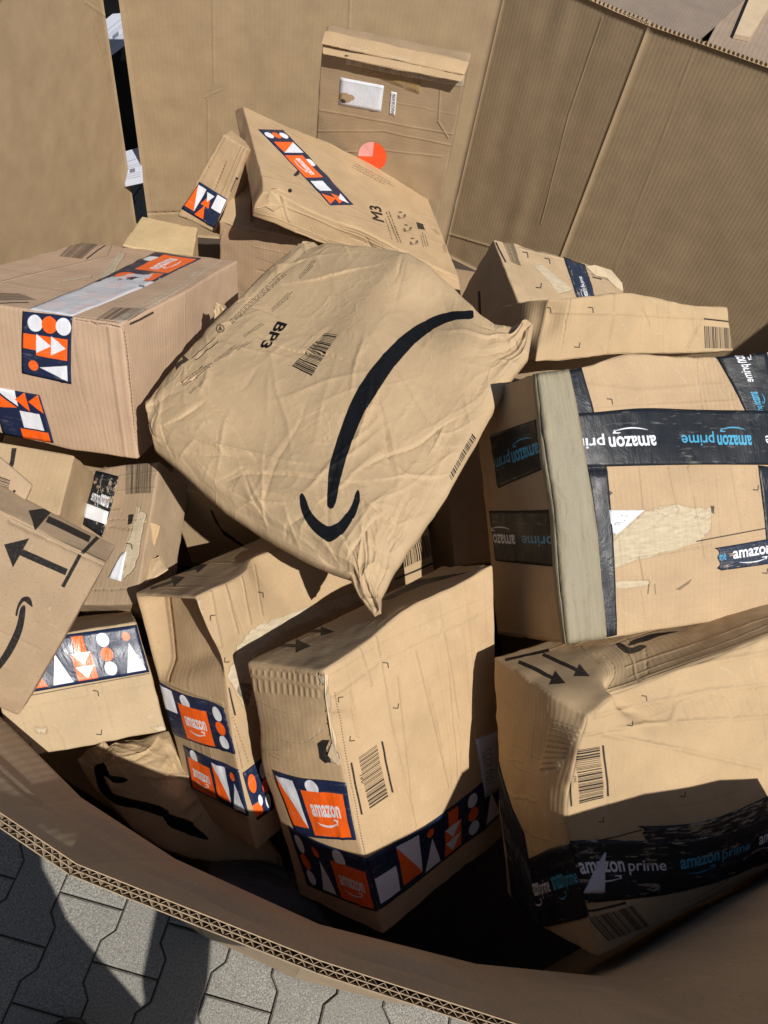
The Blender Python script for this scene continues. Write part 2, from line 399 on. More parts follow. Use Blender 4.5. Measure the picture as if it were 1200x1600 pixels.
FACES = {'front': (1, -1), 'back': (1, 1), 'left': (0, -1), 'right': (0, 1), 'top': (2, 1), 'bottom': (2, -1)}
class Face(Surf):
    def __init__(s, box, name):
        super().__init__(); s.box = box; s.name = name
        d = box.dims
        s.W, s.Hm = {'front': (d[0], d[2]), 'back': (d[0], d[2]), 'left': (d[1], d[2]), 'right': (d[1], d[2]), 'top': (d[0], d[1]), 'bottom': (d[0], d[1])}[name]
    def local(s, u, v):
        a = 2 * np.asarray(u, float) - 1; b = 2 * np.asarray(v, float) - 1; o = np.ones_like(a)
        return {'front': (a, -o, b), 'back': (-a, o, b), 'left': (-o, -a, b), 'right': (o, a, b), 'top': (a, b, o), 'bottom': (a, -b, -o)}[s.name]
    def ev(s, u, v, off, detail=True):
        return s.box.W(np.stack(s.local(u, v), -1), off, detail, s.name)
class Box:
    """crushed carton: eight corners, dents given by control points, rounded edges and paper-fine unevenness"""
    def __init__(s, name, label, cat, corners, ctrl=(), color=(.46, .315, .175), flute='v', fl=.35, wear=.5, r=.004,
                 amp=.0012, seed=1, n=40, group='parcels piled in the cardboard bin', res=640, washb=0.0, parent=None, part=None, bulge=None, inset=None):
        s.inset = inset or {}
        s.c = np.array(corners, float).reshape(2, 2, 2, 3); c = s.c; s.r = r * .75; s.amp = amp * .55; s.seed = seed; s.n = n
        s.dims = np.array([np.linalg.norm(c[1] - c[0], axis=-1).mean(), np.linalg.norm(c[:, 1] - c[:, 0], axis=-1).mean(), np.linalg.norm(c[:, :, 1] - c[:, :, 0], axis=-1).mean()])
        s.mk = dict(color=color, flute=flute, fl=fl, wear=wear, washb=washb); s.ctrl = []; s.bulge = bulge or {}
        s.name = name; s.part = part
        for q in ctrl:                     # (local point, picture position or None, extra depth, radius)
            lp = np.array(q[0], float); p = s.tri(lp[None])[0]
            tgt = P3(*(q[1] if q[1] else proj(p)), depth(p) + q[2]); s.ctrl.append((lp, tgt - p, q[3] if len(q) > 3 else .6))
        if parent is None:
            ctr = s.c.reshape(-1, 3); s.root = thing(name, label, cat, (ctr[:, 0].mean(), ctr[:, 1].mean(), ctr[:, 2].min()), group)
        else: s.root = parent
        s.f = {k: Face(s, k) for k in FACES}
        for k in s.f: s.f[k].res = res
    def tri(s, l):
        t = (l + 1) / 2; a, b, c = t[..., 0:1], t[..., 1:2], t[..., 2:3]; r = 0
        for i in (0, 1):
            for j in (0, 1):
                for k in (0, 1):
                    r = r + (a if i else 1 - a) * (b if j else 1 - b) * (c if k else 1 - c) * s.c[i, j, k]
        return r
    def W(s, l, off, detail=True, face=None):
        h = s.dims / 2; p = l * h
        if detail:
            r = min(s.r, h.min() * .6); q = np.clip(p, -(h - r), h - r); d = p - q; L = np.linalg.norm(d, axis=-1, keepdims=True)
            n = d / np.maximum(L, 1e-9)
            nz = s.amp * (vnoise(p * 22 + s.seed, s.seed) + .45 * vnoise(p * 55, s.seed + 5) + .2 * vnoise(p * 130, s.seed + 9))
            e = 0
            k = (np.abs(l) < .999).sum(-1)
            edge = 1 - np.sort(np.abs(l), axis=-1)[..., 1]          # distance to the nearest edge
            nz = nz - s.amp * 1.2 * np.exp(-edge * h.mean() / .006) * (.5 + vnoise(p * 70, s.seed + 2))
            for f, a in s.bulge.items():
                ax, sg = FACES[f]; o = [i for i in range(3) if i != ax]
                w = np.clip((l[..., ax] * sg - .9) / .1, 0, 1) * (1 - l[..., o[0]] ** 2) * (1 - l[..., o[1]] ** 2)
                nz = nz + a * np.clip(w, 0, 1)
            for f, (u0, u1, v0, v1, dp, sf) in s.inset.items():
                ax, sg = FACES[f]; b_ = {'left': (-l[..., 1], l[..., 2])}[f]; U, V = (b_[0] + 1) / 2, (b_[1] + 1) / 2
                ss = lambda x: np.clip(x, 0, 1) ** 2 * (3 - 2 * np.clip(x, 0, 1))
                nz = nz - dp * ss((U - u0) / sf) * ss((u1 - U) / sf) * ss((v1 - V) / (sf * .5)) * ss((V - v0) / .10) * (.45 + .55 * np.clip((V - v0) / (v1 - v0), 0, 1)) * np.clip((l[..., ax] * sg - .98) / .02, 0, 1)
            p = q + n * (r + nz[..., None] + np.asarray(off)[..., None] if np.ndim(off) else r + nz[..., None] + off)
            l = p / h
        elif s.bulge and face in s.bulge:
            ax, sg = FACES[face]; o = [i for i in range(3) if i != ax]
            w = np.clip(1 - l[..., o[0]] ** 2, 0, 1) * np.clip(1 - l[..., o[1]] ** 2, 0, 1); l = l.copy(); l[..., ax] += sg * s.bulge[face] * w / h[ax]
        x = s.tri(l)
        for lp, dv, rr in s.ctrl:
            g = np.exp(-((((l - lp) * (s.dims / s.dims.max())) ** 2).sum(-1)) / (rr * rr)); x = x + g[..., None] * dv
        return x
    def build(s, name='carton_body', hide=()):
        V = []; Fc = []; U = []; M = []; mi = []; mats = []; base = 0; nomat = None
        for k, f in s.f.items():
            if k in hide: continue
            def axis(L):
                r = min(s.r, L * .3) / L; n = max(4, int(s.n * min(1, L / s.dims.max()) + 3))
                return np.concatenate([[0, r * .35, r * .8, r * 1.4], np.linspace(r * 2.4, 1 - r * 2.4, n), [1 - r * 1.4, 1 - r * .8, 1 - r * .35, 1]])
            a, b = axis(f.W), axis(f.Hm); Ug, Vg = np.meshgrid(a, b); u, v = Ug.ravel(), Vg.ravel()
            X = f.ev(u, v, 0.0); nx, ny = len(a), len(b)
            i = np.arange(nx * ny).reshape(ny, nx); q = np.stack([i[:-1, :-1], i[:-1, 1:], i[1:, 1:], i[1:, :-1]], -1).reshape(-1, 4) + base
            if f.cv is not None:
                mats.append(card(image=f.cv.image(s.name + '_' + k, True), **s.mk)); m = len(mats) - 1; f.cv = None
            else:
                if nomat is None: mats.append(card(**s.mk)); nomat = len(mats) - 1
                m = nomat
            V.append(X); Fc.append(q); U.append(np.stack([u, v], -1)); o = s.seed * .37
            M.append(np.stack([u * f.W + o, v * f.Hm + o], -1)); mi.append(np.full(len(q), m)); base += nx * ny
        ob = meshobj(s.part or name, np.concatenate(V), np.concatenate(Fc), mats, s.root, np.concatenate(U), np.concatenate(M), np.concatenate(mi), weld=2e-5)
        s.bodyobj = ob; return s

def patch(surf, quad_px, name, mat, parent, off=.0006, n=(24, 12), W=.07, ragged=0, seed=1, clampuv=True, label=None, curl=0, bub=.0022):
    """thin film laid on a surface, outlined in picture coordinates (bl, br, tr, tl); also returns its mesh object"""
    c = surf.inv(np.array(quad_px, float))
    if clampuv: c = np.clip(c, .0005, .9995)
    s_, t_ = np.meshgrid(np.linspace(0, 1, n[0] + 1), np.linspace(0, 1, n[1] + 1)); st = np.stack([s_.ravel(), t_.ravel()], -1)
    uv = bil(c, st)
    if ragged:
        q = np.stack([st[:, 0] * 17, st[:, 1] * 17, st[:, 0] * 0 + seed], -1); e = vnoise(q, seed)
        w = np.maximum(np.abs(st[:, 0] * 2 - 1), 0) > .999
        uv = uv + (e * ragged * w)[:, None] * (c[1] - c[0])
    o = off + .0004 + curl * (np.abs(st[:, 0] * 2 - 1) ** 8) + bub * np.clip(vnoise(np.stack([st[:, 0] * 11, st[:, 1] * 3.2, st[:, 0] * 0 + seed * 3.1], -1), 21) - .25, 0, 1)
    X = surf.ev(uv[:, 0], uv[:, 1], o); nx, ny = n[0] + 1, n[1] + 1
    i = np.arange(nx * ny).reshape(ny, nx); q = np.stack([i[:-1, :-1], i[:-1, 1:], i[1:, 1:], i[1:, :-1]], -1).reshape(-1, 4)
    L = np.linalg.norm(X[nx - 1] - X[0])
    e = np.concatenate([i[0], i[1:, -1], i[-1, -2::-1], i[-2:0:-1, 0]]); sk = surf.ev(uv[e, 0], uv[e, 1], -.0004); k = len(X); ne = len(e)
    f = q.tolist() + [[e[a], k + a, k + (a + 1) % ne, e[(a + 1) % ne]] for a in range(ne)]
    st2 = np.concatenate([st, st[e]])
    ob = meshobj(name, np.concatenate([X, sk]), f, mat, parent, st2, np.stack([st2[:, 0] * L + seed, st2[:, 1] * W], -1))
    for p in ob.data.polygons: p.use_smooth = p.index < len(q)
    if label: ob['label'] = label
    return ob

# ------------------------------------------------------------------ tape prints
NAVY = (.012, .020, .055); ORG = (.88, .125, .012); WHT = (.72, .74, .78); BLK = (.010, .012, .017); BLU = (.06, .33, .52)
def cell(cv, typ, x0, x1, fl=False):
    def q(l):
        l = np.array(l, float)
        if fl: l = 1 - l
        return np.stack([x0 + (x1 - x0) * l[:, 0], .04 + .92 * l[:, 1]], -1)
    def ci(x, y, r): return q(circ(x, y, r / max((x1 - x0) * cv.w / cv.h, .01), r))
    asp = (x1 - x0) * cv.w / cv.h
    if typ == 'amz':
        cv.fill([ci(.35, .86, .17)], WHT); cv.fill([q([[.08, 0], [.92, .0], [.92, .78], [.08, .78]])], ORG)
        t = text_tris('amazon', .03); st = t.reshape(-1, 2) * [.62, .2] + [.19, .34]; cv.fill(list(q(st).reshape(t.shape)), WHT)
        cv.fill([q(np.array(l) * [.46, .16] + [.25, .14]) for l in smile_loops()], WHT)
    elif typ == 'circ':
        for y, c in ((.18, WHT), (.5, ORG), (.82, WHT)): cv.fill([ci(.5, y, .155)], c)
    elif typ == 'tri':
        cv.fill([q([[.1, .02], [.9, .02], [.9, .62], [.1, .62]])], ORG)
        cv.fill([q([[.3, .62], [.75, .62], [.75, .98], [.3, .98]])], ORG)
        for y in (.32, .62): cv.fill([q([[.12, y], [.88, y], [.5, y - .28]])], WHT)
    elif typ == 'dot':
        cv.fill([ci(.45, .82, .1)], ORG); cv.fill([q([[.1, .02], [.9, .02], [.5, .68]])], WHT)
    elif typ == 'diag':
        cv.fill([q([[.05, .1], [.95, .1], [.05, .95]])], ORG); cv.fill([q([[.95, .95], [.95, .1], [.05, .95]])], WHT)
    elif typ == 'sq':
        cv.fill([q([[.05, .5], [.95, .5], [.95, 1], [.05, 1]])], WHT)
    elif typ == 'sqf':
        cv.fill([q([[.1, .06], [.9, .06], [.9, .62], [.1, .62]])], WHT)
    elif typ == 'kk':
        for a in (.0, .42): cv.fill([q([[.1, a + .02], [.9, a + .02], [.5, a + .48]])], ORG)
        cv.fill([q([[.1, .9], [.9, .9], [.5, .6]])], WHT)
    elif typ == 'half':
        cv.fill([q([[.0, .02], [.8, .02], [.8, .3], [0, .3]])], ORG); cv.fill([ci(.5, .72, .2)], ORG); cv.fill([ci(.8, .3, .12)], WHT)
def geo_image(cells, name='geo', scrape=0, seed=1, fl=False, vpx=180, white=0):
    n = sum(2 if c == 'amz' else 1 for c in cells) * .62
    cv = Canvas(int(vpx * max(n, 1)), vpx, NAVY)
    tot = sum({'amz': 2.1, 'sp': .3}.get(c, 1) for c in cells); x = 0
    for c in cells:
        w = {'amz': 2.1, 'sp': .3}.get(c, 1) / tot
        if c != 'sp': cell(cv, c, x, x + w, fl)
        x += w
    hh, ww = cv.a.shape[:2]; Y, X = np.mgrid[0:hh, 0:ww]
    p = np.stack([X / hh * 5, Y / hh * 16, X * 0 + seed], -1)
    if scrape:
        m = (vnoise(p, seed) + .5 * vnoise(p * 3, seed + 1) + .3 * vnoise(p * 9, seed + 2)) > (1 - scrape * 1.1)
        cv.a[m] = (.60, .61, .63)
    if white:        # worn white over the first part of the strip
        m = (X / ww + .18 * vnoise(p * [1, .35, 1], seed + 4) + .05 * vnoise(p * 6, 3)) < white
        cv.a[m] = cv.a[m] * .12 + np.array((.60, .61, .64)) * .88
    return cv.image(name)
def logo(cv, q, col):
    t = text_tris('amazon', .024); cv.fill(list(q(t.reshape(-1, 2) * [.50, .42] + [0, .42]).reshape(t.shape)), col)
    t = text_tris('prime', .012); cv.fill(list(q(t.reshape(-1, 2) * [.43, .62] + [.54, .25]).reshape(t.shape)), col)
    cv.fill([q(np.array(l) * [.36, .26] + [.07, .02]) for l in smile_loops()], col)
def prime_image(seq, name='prime', rot=False, scrape=0, seed=1, vpx=170, asp=4, base=BLK, hgt=.42):
    """seq: list of (x0, x1, 'w'|'b') logo positions along the strip"""
    cv = Canvas(int(vpx * asp), vpx, base)
    for x0, x1, c in seq:
        def q(st):
            st = np.array(st, float); st = 1 - st if rot else st
            return np.stack([x0 + (x1 - x0) * st[:, 0], .5 - hgt / 2 + hgt * st[:, 1]], -1)
        logo(cv, q, WHT if c == 'w' else BLU if c == 'b' else c)
    hh, ww = cv.a.shape[:2]; Y, X = np.mgrid[0:hh, 0:ww]; p = np.stack([X / hh * 4, Y / hh * 14, X * 0 + seed], -1)
    if scrape:
        m = (vnoise(p, seed) + .6 * vnoise(p * 3, seed + 1) + .4 * vnoise(p * 10, seed + 2)) > (1 - scrape * 1.2)
        cv.a[m] = (.30, .24, .17)
    return cv.image(name)
def flat_image(col, name='flat', draw=None, w=256, h=256):
    cv = Canvas(w, h, col)
    if draw: draw(cv)
    return cv.image(name)
def cvtext(cv, txt, quad, col, bold=.02):
    t = text_tris(txt, bold); cv.fill(list(bil(quad, t.reshape(-1, 2)).reshape(t.shape)), col)
def slab(quad, dep, th, **k):
    """corners of a thin board: quad bl, br, tr, tl in the picture with depths; back side th metres behind"""
    f = [P3(x, y, d) for (x, y), d in zip(quad, dep)]; n = np.cross(f[1] - f[0], f[3] - f[0]); n /= np.linalg.norm(n)
    if n @ (EYE - f[0]) > 0: n = -n
    bl, br, tr, tl = f; b = [x + n * th for x in f]
    return [bl, tl, b[0], b[3], br, tr, b[1], b[2]]      # order x,y,z as in Box.c
# ------------------------------------------------------------------ carton corners in metres (x, y, z signs in binary order)
CORN = {
  'F': [[-0.7372, 0.6928, 0.5931], [-0.7478, 0.7801, 0.7771], [-0.6857, 1.112, 0.3983], [-0.6978, 1.1984, 0.5818], [-0.3854, 0.6784, 0.6377], [-0.417, 0.7657, 0.8218], [-0.3503, 1.0988, 0.4438], [-0.3807, 1.1896, 0.6305]],
  'J': [[0.2689, 0.4881, 0.7208], [0.1496, 0.7515, 0.9202], [0.2115, 0.5732, 0.5467], [0.0925, 0.854, 0.7586], [0.5984, 0.6391, 0.6954], [0.488, 0.9213, 0.9081], [0.5464, 0.7411, 0.5333], [0.4269, 1.0144, 0.7398]],
  'K': [[0.3772, 0.1585, 0.5816], [0.2606, 0.362, 0.8057], [0.2878, 0.236, 0.4514], [0.1807, 0.462, 0.6914], [0.7241, 0.3941, 0.5236], [0.613, 0.6077, 0.7548], [0.6438, 0.4839, 0.4021], [0.5327, 0.6975, 0.6333]],
  'L': [[0.1207, 0.1428, 0.5041], [-0.0251, 0.3458, 0.7945], [0.0033, 0.1785, 0.4215], [-0.123, 0.3724, 0.7055], [0.2836, 0.3183, 0.4019], [0.1595, 0.576, 0.7314], [0.2087, 0.3928, 0.347], [0.1015, 0.6095, 0.6473]],
  'M': [[-0.0631, 0.212, 0.4678], [-0.2026, 0.4285, 0.7308], [-0.176, 0.262, 0.3914], [-0.3045, 0.4596, 0.6409], [0.1913, 0.5787, 0.3157], [0.0586, 0.7844, 0.5709], [0.0871, 0.6167, 0.2307], [-0.0463, 0.8236, 0.4868]],
  'P': [[-0.551, 0.2762, 0.7467], [-0.4744, 0.4093, 0.9123], [-0.5581, 0.3224, 0.7129], [-0.4816, 0.4555, 0.8785], [-0.3604, 0.254, 0.6763], [-0.2829, 0.3877, 0.8423], [-0.3679, 0.3004, 0.6426], [-0.2939, 0.4327, 0.8076]],
  'Q': [[-0.6631, 0.5063, 0.6702], [-0.6722, 0.6003, 0.7041], [-0.6681, 0.5452, 0.5612], [-0.6772, 0.6391, 0.5951], [-0.4353, 0.5331, 0.6708], [-0.4436, 0.6182, 0.6983], [-0.44, 0.568, 0.5589], [-0.4497, 0.6627, 0.5933]],
  'R': [[-0.4259, 0.4597, 0.543], [-0.461, 0.6673, 0.598], [-0.394, 0.4879, 0.4591], [-0.4304, 0.6979, 0.5158], [-0.3125, 0.4668, 0.5886], [-0.3475, 0.6785, 0.6466], [-0.2799, 0.4953, 0.5049], [-0.3163, 0.7053, 0.5617]],
  'O': [[-0.3772, 0.2291, 0.5853], [-0.4458, 0.3327, 0.665], [-0.4505, 0.3107, 0.4151], [-0.5082, 0.4202, 0.4989], [-0.2136, 0.3122, 0.5621], [-0.2859, 0.4184, 0.6436], [-0.2945, 0.4046, 0.3996], [-0.3542, 0.5124, 0.4822]],
  'S': [[-0.3134, 0.667, 0.3778], [-0.3542, 0.6879, 0.5665], [-0.3425, 0.855, 0.367], [-0.3558, 0.8676, 0.5498], [-0.1324, 0.6905, 0.3973], [-0.1198, 0.6967, 0.5754], [-0.1306, 0.8713, 0.3813], [-0.1439, 0.8838, 0.564]],
  'U': [[0.1424, 0.727, 0.4709], [0.0707, 0.9075, 0.575], [0.1131, 0.814, 0.297], [0.0371, 0.9964, 0.4025], [0.2375, 0.7639, 0.4731], [0.1582, 0.9464, 0.5787], [0.2077, 0.8517, 0.2998], [0.1317, 1.0342, 0.4053]],
  'A': [[-0.3454, 1.6815, 0.3506], [-0.3495, 1.6984, 0.8221], [-0.3478, 1.7636, 0.3475], [-0.3564, 1.7818, 0.82], [-0.0329, 1.691, 0.3546], [-0.042, 1.7074, 0.8258], [-0.0354, 1.7731, 0.3516], [-0.0397, 1.7921, 0.8246]],
  'B': [[-0.362, 1.2381, 0.7018], [-0.3435, 1.2513, 0.7498], [-0.5077, 1.5877, 0.6946], [-0.4815, 1.5675, 0.7188], [0.0653, 1.3893, 0.4854], [0.0428, 1.4133, 0.5412], [-0.101, 1.7322, 0.4736], [-0.0852, 1.7465, 0.5224]],
  'C': [[-0.5576, 1.3427, 0.5831], [-0.4794, 1.4216, 0.735], [-0.5398, 1.3875, 0.5598], [-0.4812, 1.4766, 0.719], [-0.4726, 1.3235, 0.5767], [-0.4246, 1.4029, 0.729], [-0.4652, 1.3587, 0.5466], [-0.4055, 1.4423, 0.7018]],
  'D': [[-0.4512, 1.2694, 0.4283], [-0.4542, 1.302, 0.6244], [-0.4484, 1.4182, 0.4033], [-0.4532, 1.4513, 0.5998], [-0.2663, 1.2668, 0.4333], [-0.2724, 1.3004, 0.6302], [-0.2634, 1.4155, 0.4083], [-0.2683, 1.4486, 0.6048]],
  'Eb': [[-0.6199, 1.1716, 0.4606], [-0.6133, 1.1897, 0.6045], [-0.6361, 1.2909, 0.4475], [-0.6185, 1.3074, 0.5903], [-0.4914, 1.1879, 0.4504], [-0.4785, 1.2033, 0.5924], [-0.5076, 1.3073, 0.4373], [-0.508, 1.3244, 0.5806]],
  'H': [[0.1207, 1.0473, 0.6206], [0.1595, 1.054, 0.756], [0.0471, 1.2259, 0.6294], [0.0794, 1.2385, 0.769], [0.3674, 1.1546, 0.5465], [0.4048, 1.163, 0.6831], [0.2922, 1.3342, 0.5561], [0.3306, 1.3409, 0.6914]],
  'I': [[0.178, 0.9363, 0.7745], [0.1737, 1.0086, 0.8463], [0.1323, 1.0208, 0.6875], [0.1111, 1.0799, 0.75], [0.536, 1.1293, 0.7328], [0.5026, 1.1738, 0.7848], [0.4753, 1.199, 0.6353], [0.4541, 1.2581, 0.6977]],
}
# ------------------------------------------------------------------ paving
def build_paving():
    g = bpy.data.meshes.new('paving_bed'); s = 14
    g.from_pydata([(-s, -s, -.012), (s, -s, -.012), (s, s, -.012), (-s, s, -.012)], [], [(0, 1, 2, 3)])
    m, t, b = new_mat('joint_sand'); tc = N(t, 'ShaderNodeTexCoord').outputs['Object']
    t.links.new(mixc(t, noise(t, tc, 60, 4), (.09, .08, .062), (.19, .17, .135)), b.inputs['Base Color']); b.inputs['Roughness'].default_value = .95
    g.materials.append(m); bed = bpy.data.objects.new('paving', g); SC.collection.objects.link(bed); tagp(bed, kind='structure')
    m, t, b = new_mat('concrete_paving_stone'); tc = N(t, 'ShaderNodeTexCoord').outputs['Object']; gp = N(t, 'ShaderNodeNewGeometry').outputs['Position']
    oi = N(t, 'ShaderNodeObjectInfo').outputs['Random']
    a = noise(t, gp, 260, 3, .75); c = noise(t, gp, 520, 2, .8); d = noise(t, gp, 5, 4, .6)
    col = mixc(t, ramp(t, a, .35, .65), (.125, .118, .104), (.33, .315, .275))
    col = mixc(t, ramp(t, c, .57, .66, 0, .9), col, (.62, .60, .54)); col = mixc(t, ramp(t, c, .40, .28, 0, .7), col, (.035, .032, .028))
    col = mixc(t, ramp(t, d, .35, .7, 0, .35), col, (.17, .16, .14)); col = mixc(t, mth(t, 'MULTIPLY', oi, .45), col, (.17, .16, .14))
    t.links.new(col, b.inputs['Base Color']); b.inputs['Roughness'].default_value = .88
    bp = N(t, 'ShaderNodeBump'); bp.inputs['Strength'].default_value = .8; bp.inputs['Distance'].default_value = .002
    t.links.new(a, bp.inputs['Height']); t.links.new(bp.outputs[0], b.inputs['Normal'])
    # stone outline: double-T, wide ends and a narrow waist, columns staggered by half a stone
    Lx, Ly, g_, jg = .102, .174, .0012, .0090
    prof = [(-.5, jg), (-.31, jg), (-.19, -jg), (.19, -jg), (.31, jg), (.5, jg)]
    out = [(Lx / 2 + o_, Ly * t_) for t_, o_ in prof] + [(-Lx / 2 - o_, Ly * t_) for t_, o_ in prof[::-1]]; nv = len(out)
    def ring(ins, z): return [(x - ins * (1 if x > 0 else -1), y - ins * ((1 if y > 0 else -1) if abs(y) > Ly * .4 else 0), z) for x, y in out]
    v = ring(g_, -.03) + ring(g_, -.003) + ring(g_ + .003, 0); f = []
    for k in range(2):
        for i in range(nv): j = (i + 1) % nv; f.append((k * nv + i, k * nv + j, k * nv + nv + j, k * nv + nv + i))
    f.append(tuple(range(2 * nv, 3 * nv)))
    me = bpy.data.meshes.new('paving_stone'); me.from_pydata(v, [], f); me.materials.append(m)
    ang = math.atan2(PAV_D[1], PAV_D[0]); ca, sa = math.cos(ang), math.sin(ang); r = random.Random(4)
    for j in range(-6, 6):
        for i in range(-13, 12):
            u = i * Lx; w = j * Ly + (i % 2) * Ly * .5 + Ly * .5
            x = PAV_O[0] + ca * u - sa * w; y = PAV_O[1] + sa * u + ca * w
            o = bpy.data.objects.new('paving_stone', me); SC.collection.objects.link(o); o.parent = bed
            o.location = (x, y, r.uniform(-.0012, .0012)); o.rotation_euler = (r.uniform(-.004, .004), r.uniform(-.004, .004), ang + r.uniform(-.004, .004))
    # the paving beyond, one joined sheet of the same stones
    V0 = np.array(v); VV = []; FF = []; k = 0
    for j in range(-26, 40):
        for i in range(-50, 60):
            if -6 <= j < 6 and -13 <= i < 12: continue
            u = i * Lx; w = j * Ly + (i % 2) * Ly * .5 + Ly * .5; q = V0[nv:] + [u, w, r.uniform(-.0012, .0012)]
            VV.append(np.stack([PAV_O[0] + ca * q[:, 0] - sa * q[:, 1], PAV_O[1] + sa * q[:, 0] + ca * q[:, 1], q[:, 2]], -1))
            FF += [[x + k - nv for x in ff] for ff in f[nv:]]; k += 2 * nv
    me2 = bpy.data.meshes.new('paving_stones'); me2.from_pydata(np.concatenate(VV).tolist(), [], FF); me2.materials.append(m)
    o = bpy.data.objects.new('paving_stones', me2); SC.collection.objects.link(o); o.parent = bed; o['kind'] = 'stuff'

_j0 = Pz(105, 1390, 0); _j1 = Pz(190, 1425, 0)
PAV_D = (Pz(365, 1470, 0) - Pz(92, 1392, 0))[:2]; PAV_D /= np.linalg.norm(PAV_D)
PAV_O = Pz(142, 1407, 0)[:2]
build_paving()

# ------------------------------------------------------------------ the cardboard bin
WALLC = (.42, .30, .172)
bin_ = thing('cardboard_bin', 'large open octagonal cardboard bin holding the pile of parcels', 'cardboard bin', (0, 1.05, 0))
def wall(pts_top, pts_low, zt, zl, n=50, th=.012, mat=None, name='wall_panel', bow=0, wob=.004, seed=1, outward=None):
    """a standing panel between two floor plan points, top and lower edge; th outwards"""
    A, Bp = np.array([*pts_top[0], zt[0]]), np.array([*pts_top[1], zt[1]]); C, D = np.array([*pts_low[0], zl[0]]), np.array([*pts_low[1], zl[1]])
    s_, t_ = np.meshgrid(np.linspace(0, 1, n + 1), np.linspace(0, 1, n + 1)); s1, t1 = s_.ravel()[:, None], t_.ravel()[:, None]
    X = (C * (1 - s1) + D * s1) * (1 - t1) + (A * (1 - s1) + Bp * s1) * t1
    nr = np.cross(Bp - A, [0, 0, 1.0]); nr /= np.linalg.norm(nr); nr = nr * outward
    X = X + nr * (bow * np.sin(s1 * math.pi) * np.sin(t1 * math.pi) + wob * vnoise(np.stack([s_.ravel() * 2.2, t_.ravel() * 1.6, s_.ravel() * 0 + seed], -1), seed)[:, None] * np.sin(s1 * math.pi) + .0022 * vnoise(np.stack([s_.ravel() * 9, t_.ravel() * 3, s_.ravel() * 0], -1), seed + 3)[:, None] * np.sin(s1 * math.pi))
    Y = X + nr * th; k = n + 1; i = np.arange(k * k).reshape(k, k)
    q = np.stack([i[:-1, :-1], i[:-1, 1:], i[1:, 1:], i[1:, :-1]], -1).reshape(-1, 4); f = [*q, *(q[:, ::-1] + k * k)]
    e = np.concatenate([i[0], i[1:, -1], i[-1, -2::-1], i[-2:0:-1, 0]])
    for a, b in zip(e, np.roll(e, -1)): f.append([a, b, b + k * k, a + k * k])
    Lw = np.linalg.norm(Bp - A); hh = np.linalg.norm(A - C)
    u = np.stack([s_.ravel(), t_.ravel()], -1); m = u * [Lw, hh] + seed * .21
    o = meshobj(name, np.concatenate([X, Y]), f, mat, bin_, np.concatenate([u, u]), np.concatenate([m, m]), smooth=False)
    for p in o.data.polygons: p.use_smooth = p.index < n * n
    return o, X
J0, J1, J2, J3, J4 = (-.945, 1.95), (-.912, 1.965), (0, 2.20), (.345, 2.07), (1.12, 1.857)
zb = .02
class WallSurf(Surf):
    def __init__(s, a, b, z0, z1):
        super().__init__(); s.a, s.b = np.array([*a, 0.0]), np.array([*b, 0.0]); s.z0, s.z1 = z0, z1; s.W = np.linalg.norm(s.b - s.a); s.Hm = z1 - z0
    def ev(s, u, v, off, d=True):
        u = np.asarray(u)[..., None]; v = np.asarray(v)[..., None]; x = s.a * (1 - u) + s.b * u; x = x + np.array([0, 0, 1.0]) * (s.z0 + (s.z1 - s.z0) * v); return x
def wallmat(a, b, z0, z1, fn, **k):
    ws = WallSurf(a, b, z0, z1); ws.res = 900; fn(ws); return card(image=ws.cv.image('wall_print', True), **k)
def w_left(s):
    s.canvas(); s.crease([(128, 0), (150, 60), (165, 110), (180, 140), (190, 185)], .003, .35); s.crease([(135, 10), (165, 30)], .003, .3); s.scuffs(26, 3, .3)
def w_bl(s):
    s.crease([(333, -20), (334, 130), (325, 155), (325, 300)], .003, .28); s.crease([(548, -20), (545, 60)], .003, .35); s.crease([(345, 140), (320, 152)], .002, .2); s.scuffs(24, 5, .3)
    s.crease([(228, 333), (300, 331)], .004, -.5)
def w_b2(s): s.crease([(700, 366), (775, 388), (870, 440)], .004, .5); s.crease([(730, -10), (715, 90)], .002, .15); s.crease([(940, 30), (888, 180), (845, 350)], .002, .22); s.scuffs(16, 8, .3)
wl = wallmat((-.93, .95), J0, zb, .85, w_left, color=WALLC, flute='h', fl=.12, period=.009)
wall(((-.93, .95), J0), ((-.93, .95), J0), (.86, .86), (zb, zb), mat=wl, seed=1, outward=-1)
m = wallmat(J1, J2, zb, .86, w_bl, color=WALLC, fl=.35, period=.012, washb=.10)
wall((J1, J2), (J1, J2), (.86, .86), (zb, zb), mat=m, seed=2, outward=-1, n=70)
m = wallmat(J2, J3, zb, .85, w_b2, color=WALLC, fl=.5, period=.010, washb=.14)
wall((J2, J3), ((J2[0] + .001, J2[1]), J3), (.86, .85), (zb, zb), mat=m, seed=3, outward=-1, wob=.0018)
def w_b3(s): s.canvas(); s.scuffs(34, 12, .3); s.crease([(1090, 60), (1030, 230), (960, 420)], .003, .1)
m = wallmat(J3, J4, zb, .85, w_b3, color=tuple(c * .97 for c in WALLC), fl=.7, period=.011, washb=.18)
wall((J3, J4), (J3, J4), (.85, .85), (zb, zb), mat=m, seed=4, outward=-1, wob=.0018)
pm = card(color=WALLC, fl=.4, period=.010, washb=.12)
wall((J4, (1.35, 1.5)), (J4, (1.35, 1.5)), (.85, .85), (zb, zb), mat=pm, seed=5, outward=-1, n=30)
wall(((1.35, 1.5), (1.35, .92)), ((1.35, 1.5), (1.30, .95)), (.85, .85), (zb, zb), mat=pm, seed=6, outward=-1, n=30)
wall(((-.93, .62), (-.93, .95)), ((-.93, .70), (-.93, .95)), (.85, .86), (zb, zb), mat=pm, seed=7, outward=-1, n=30)
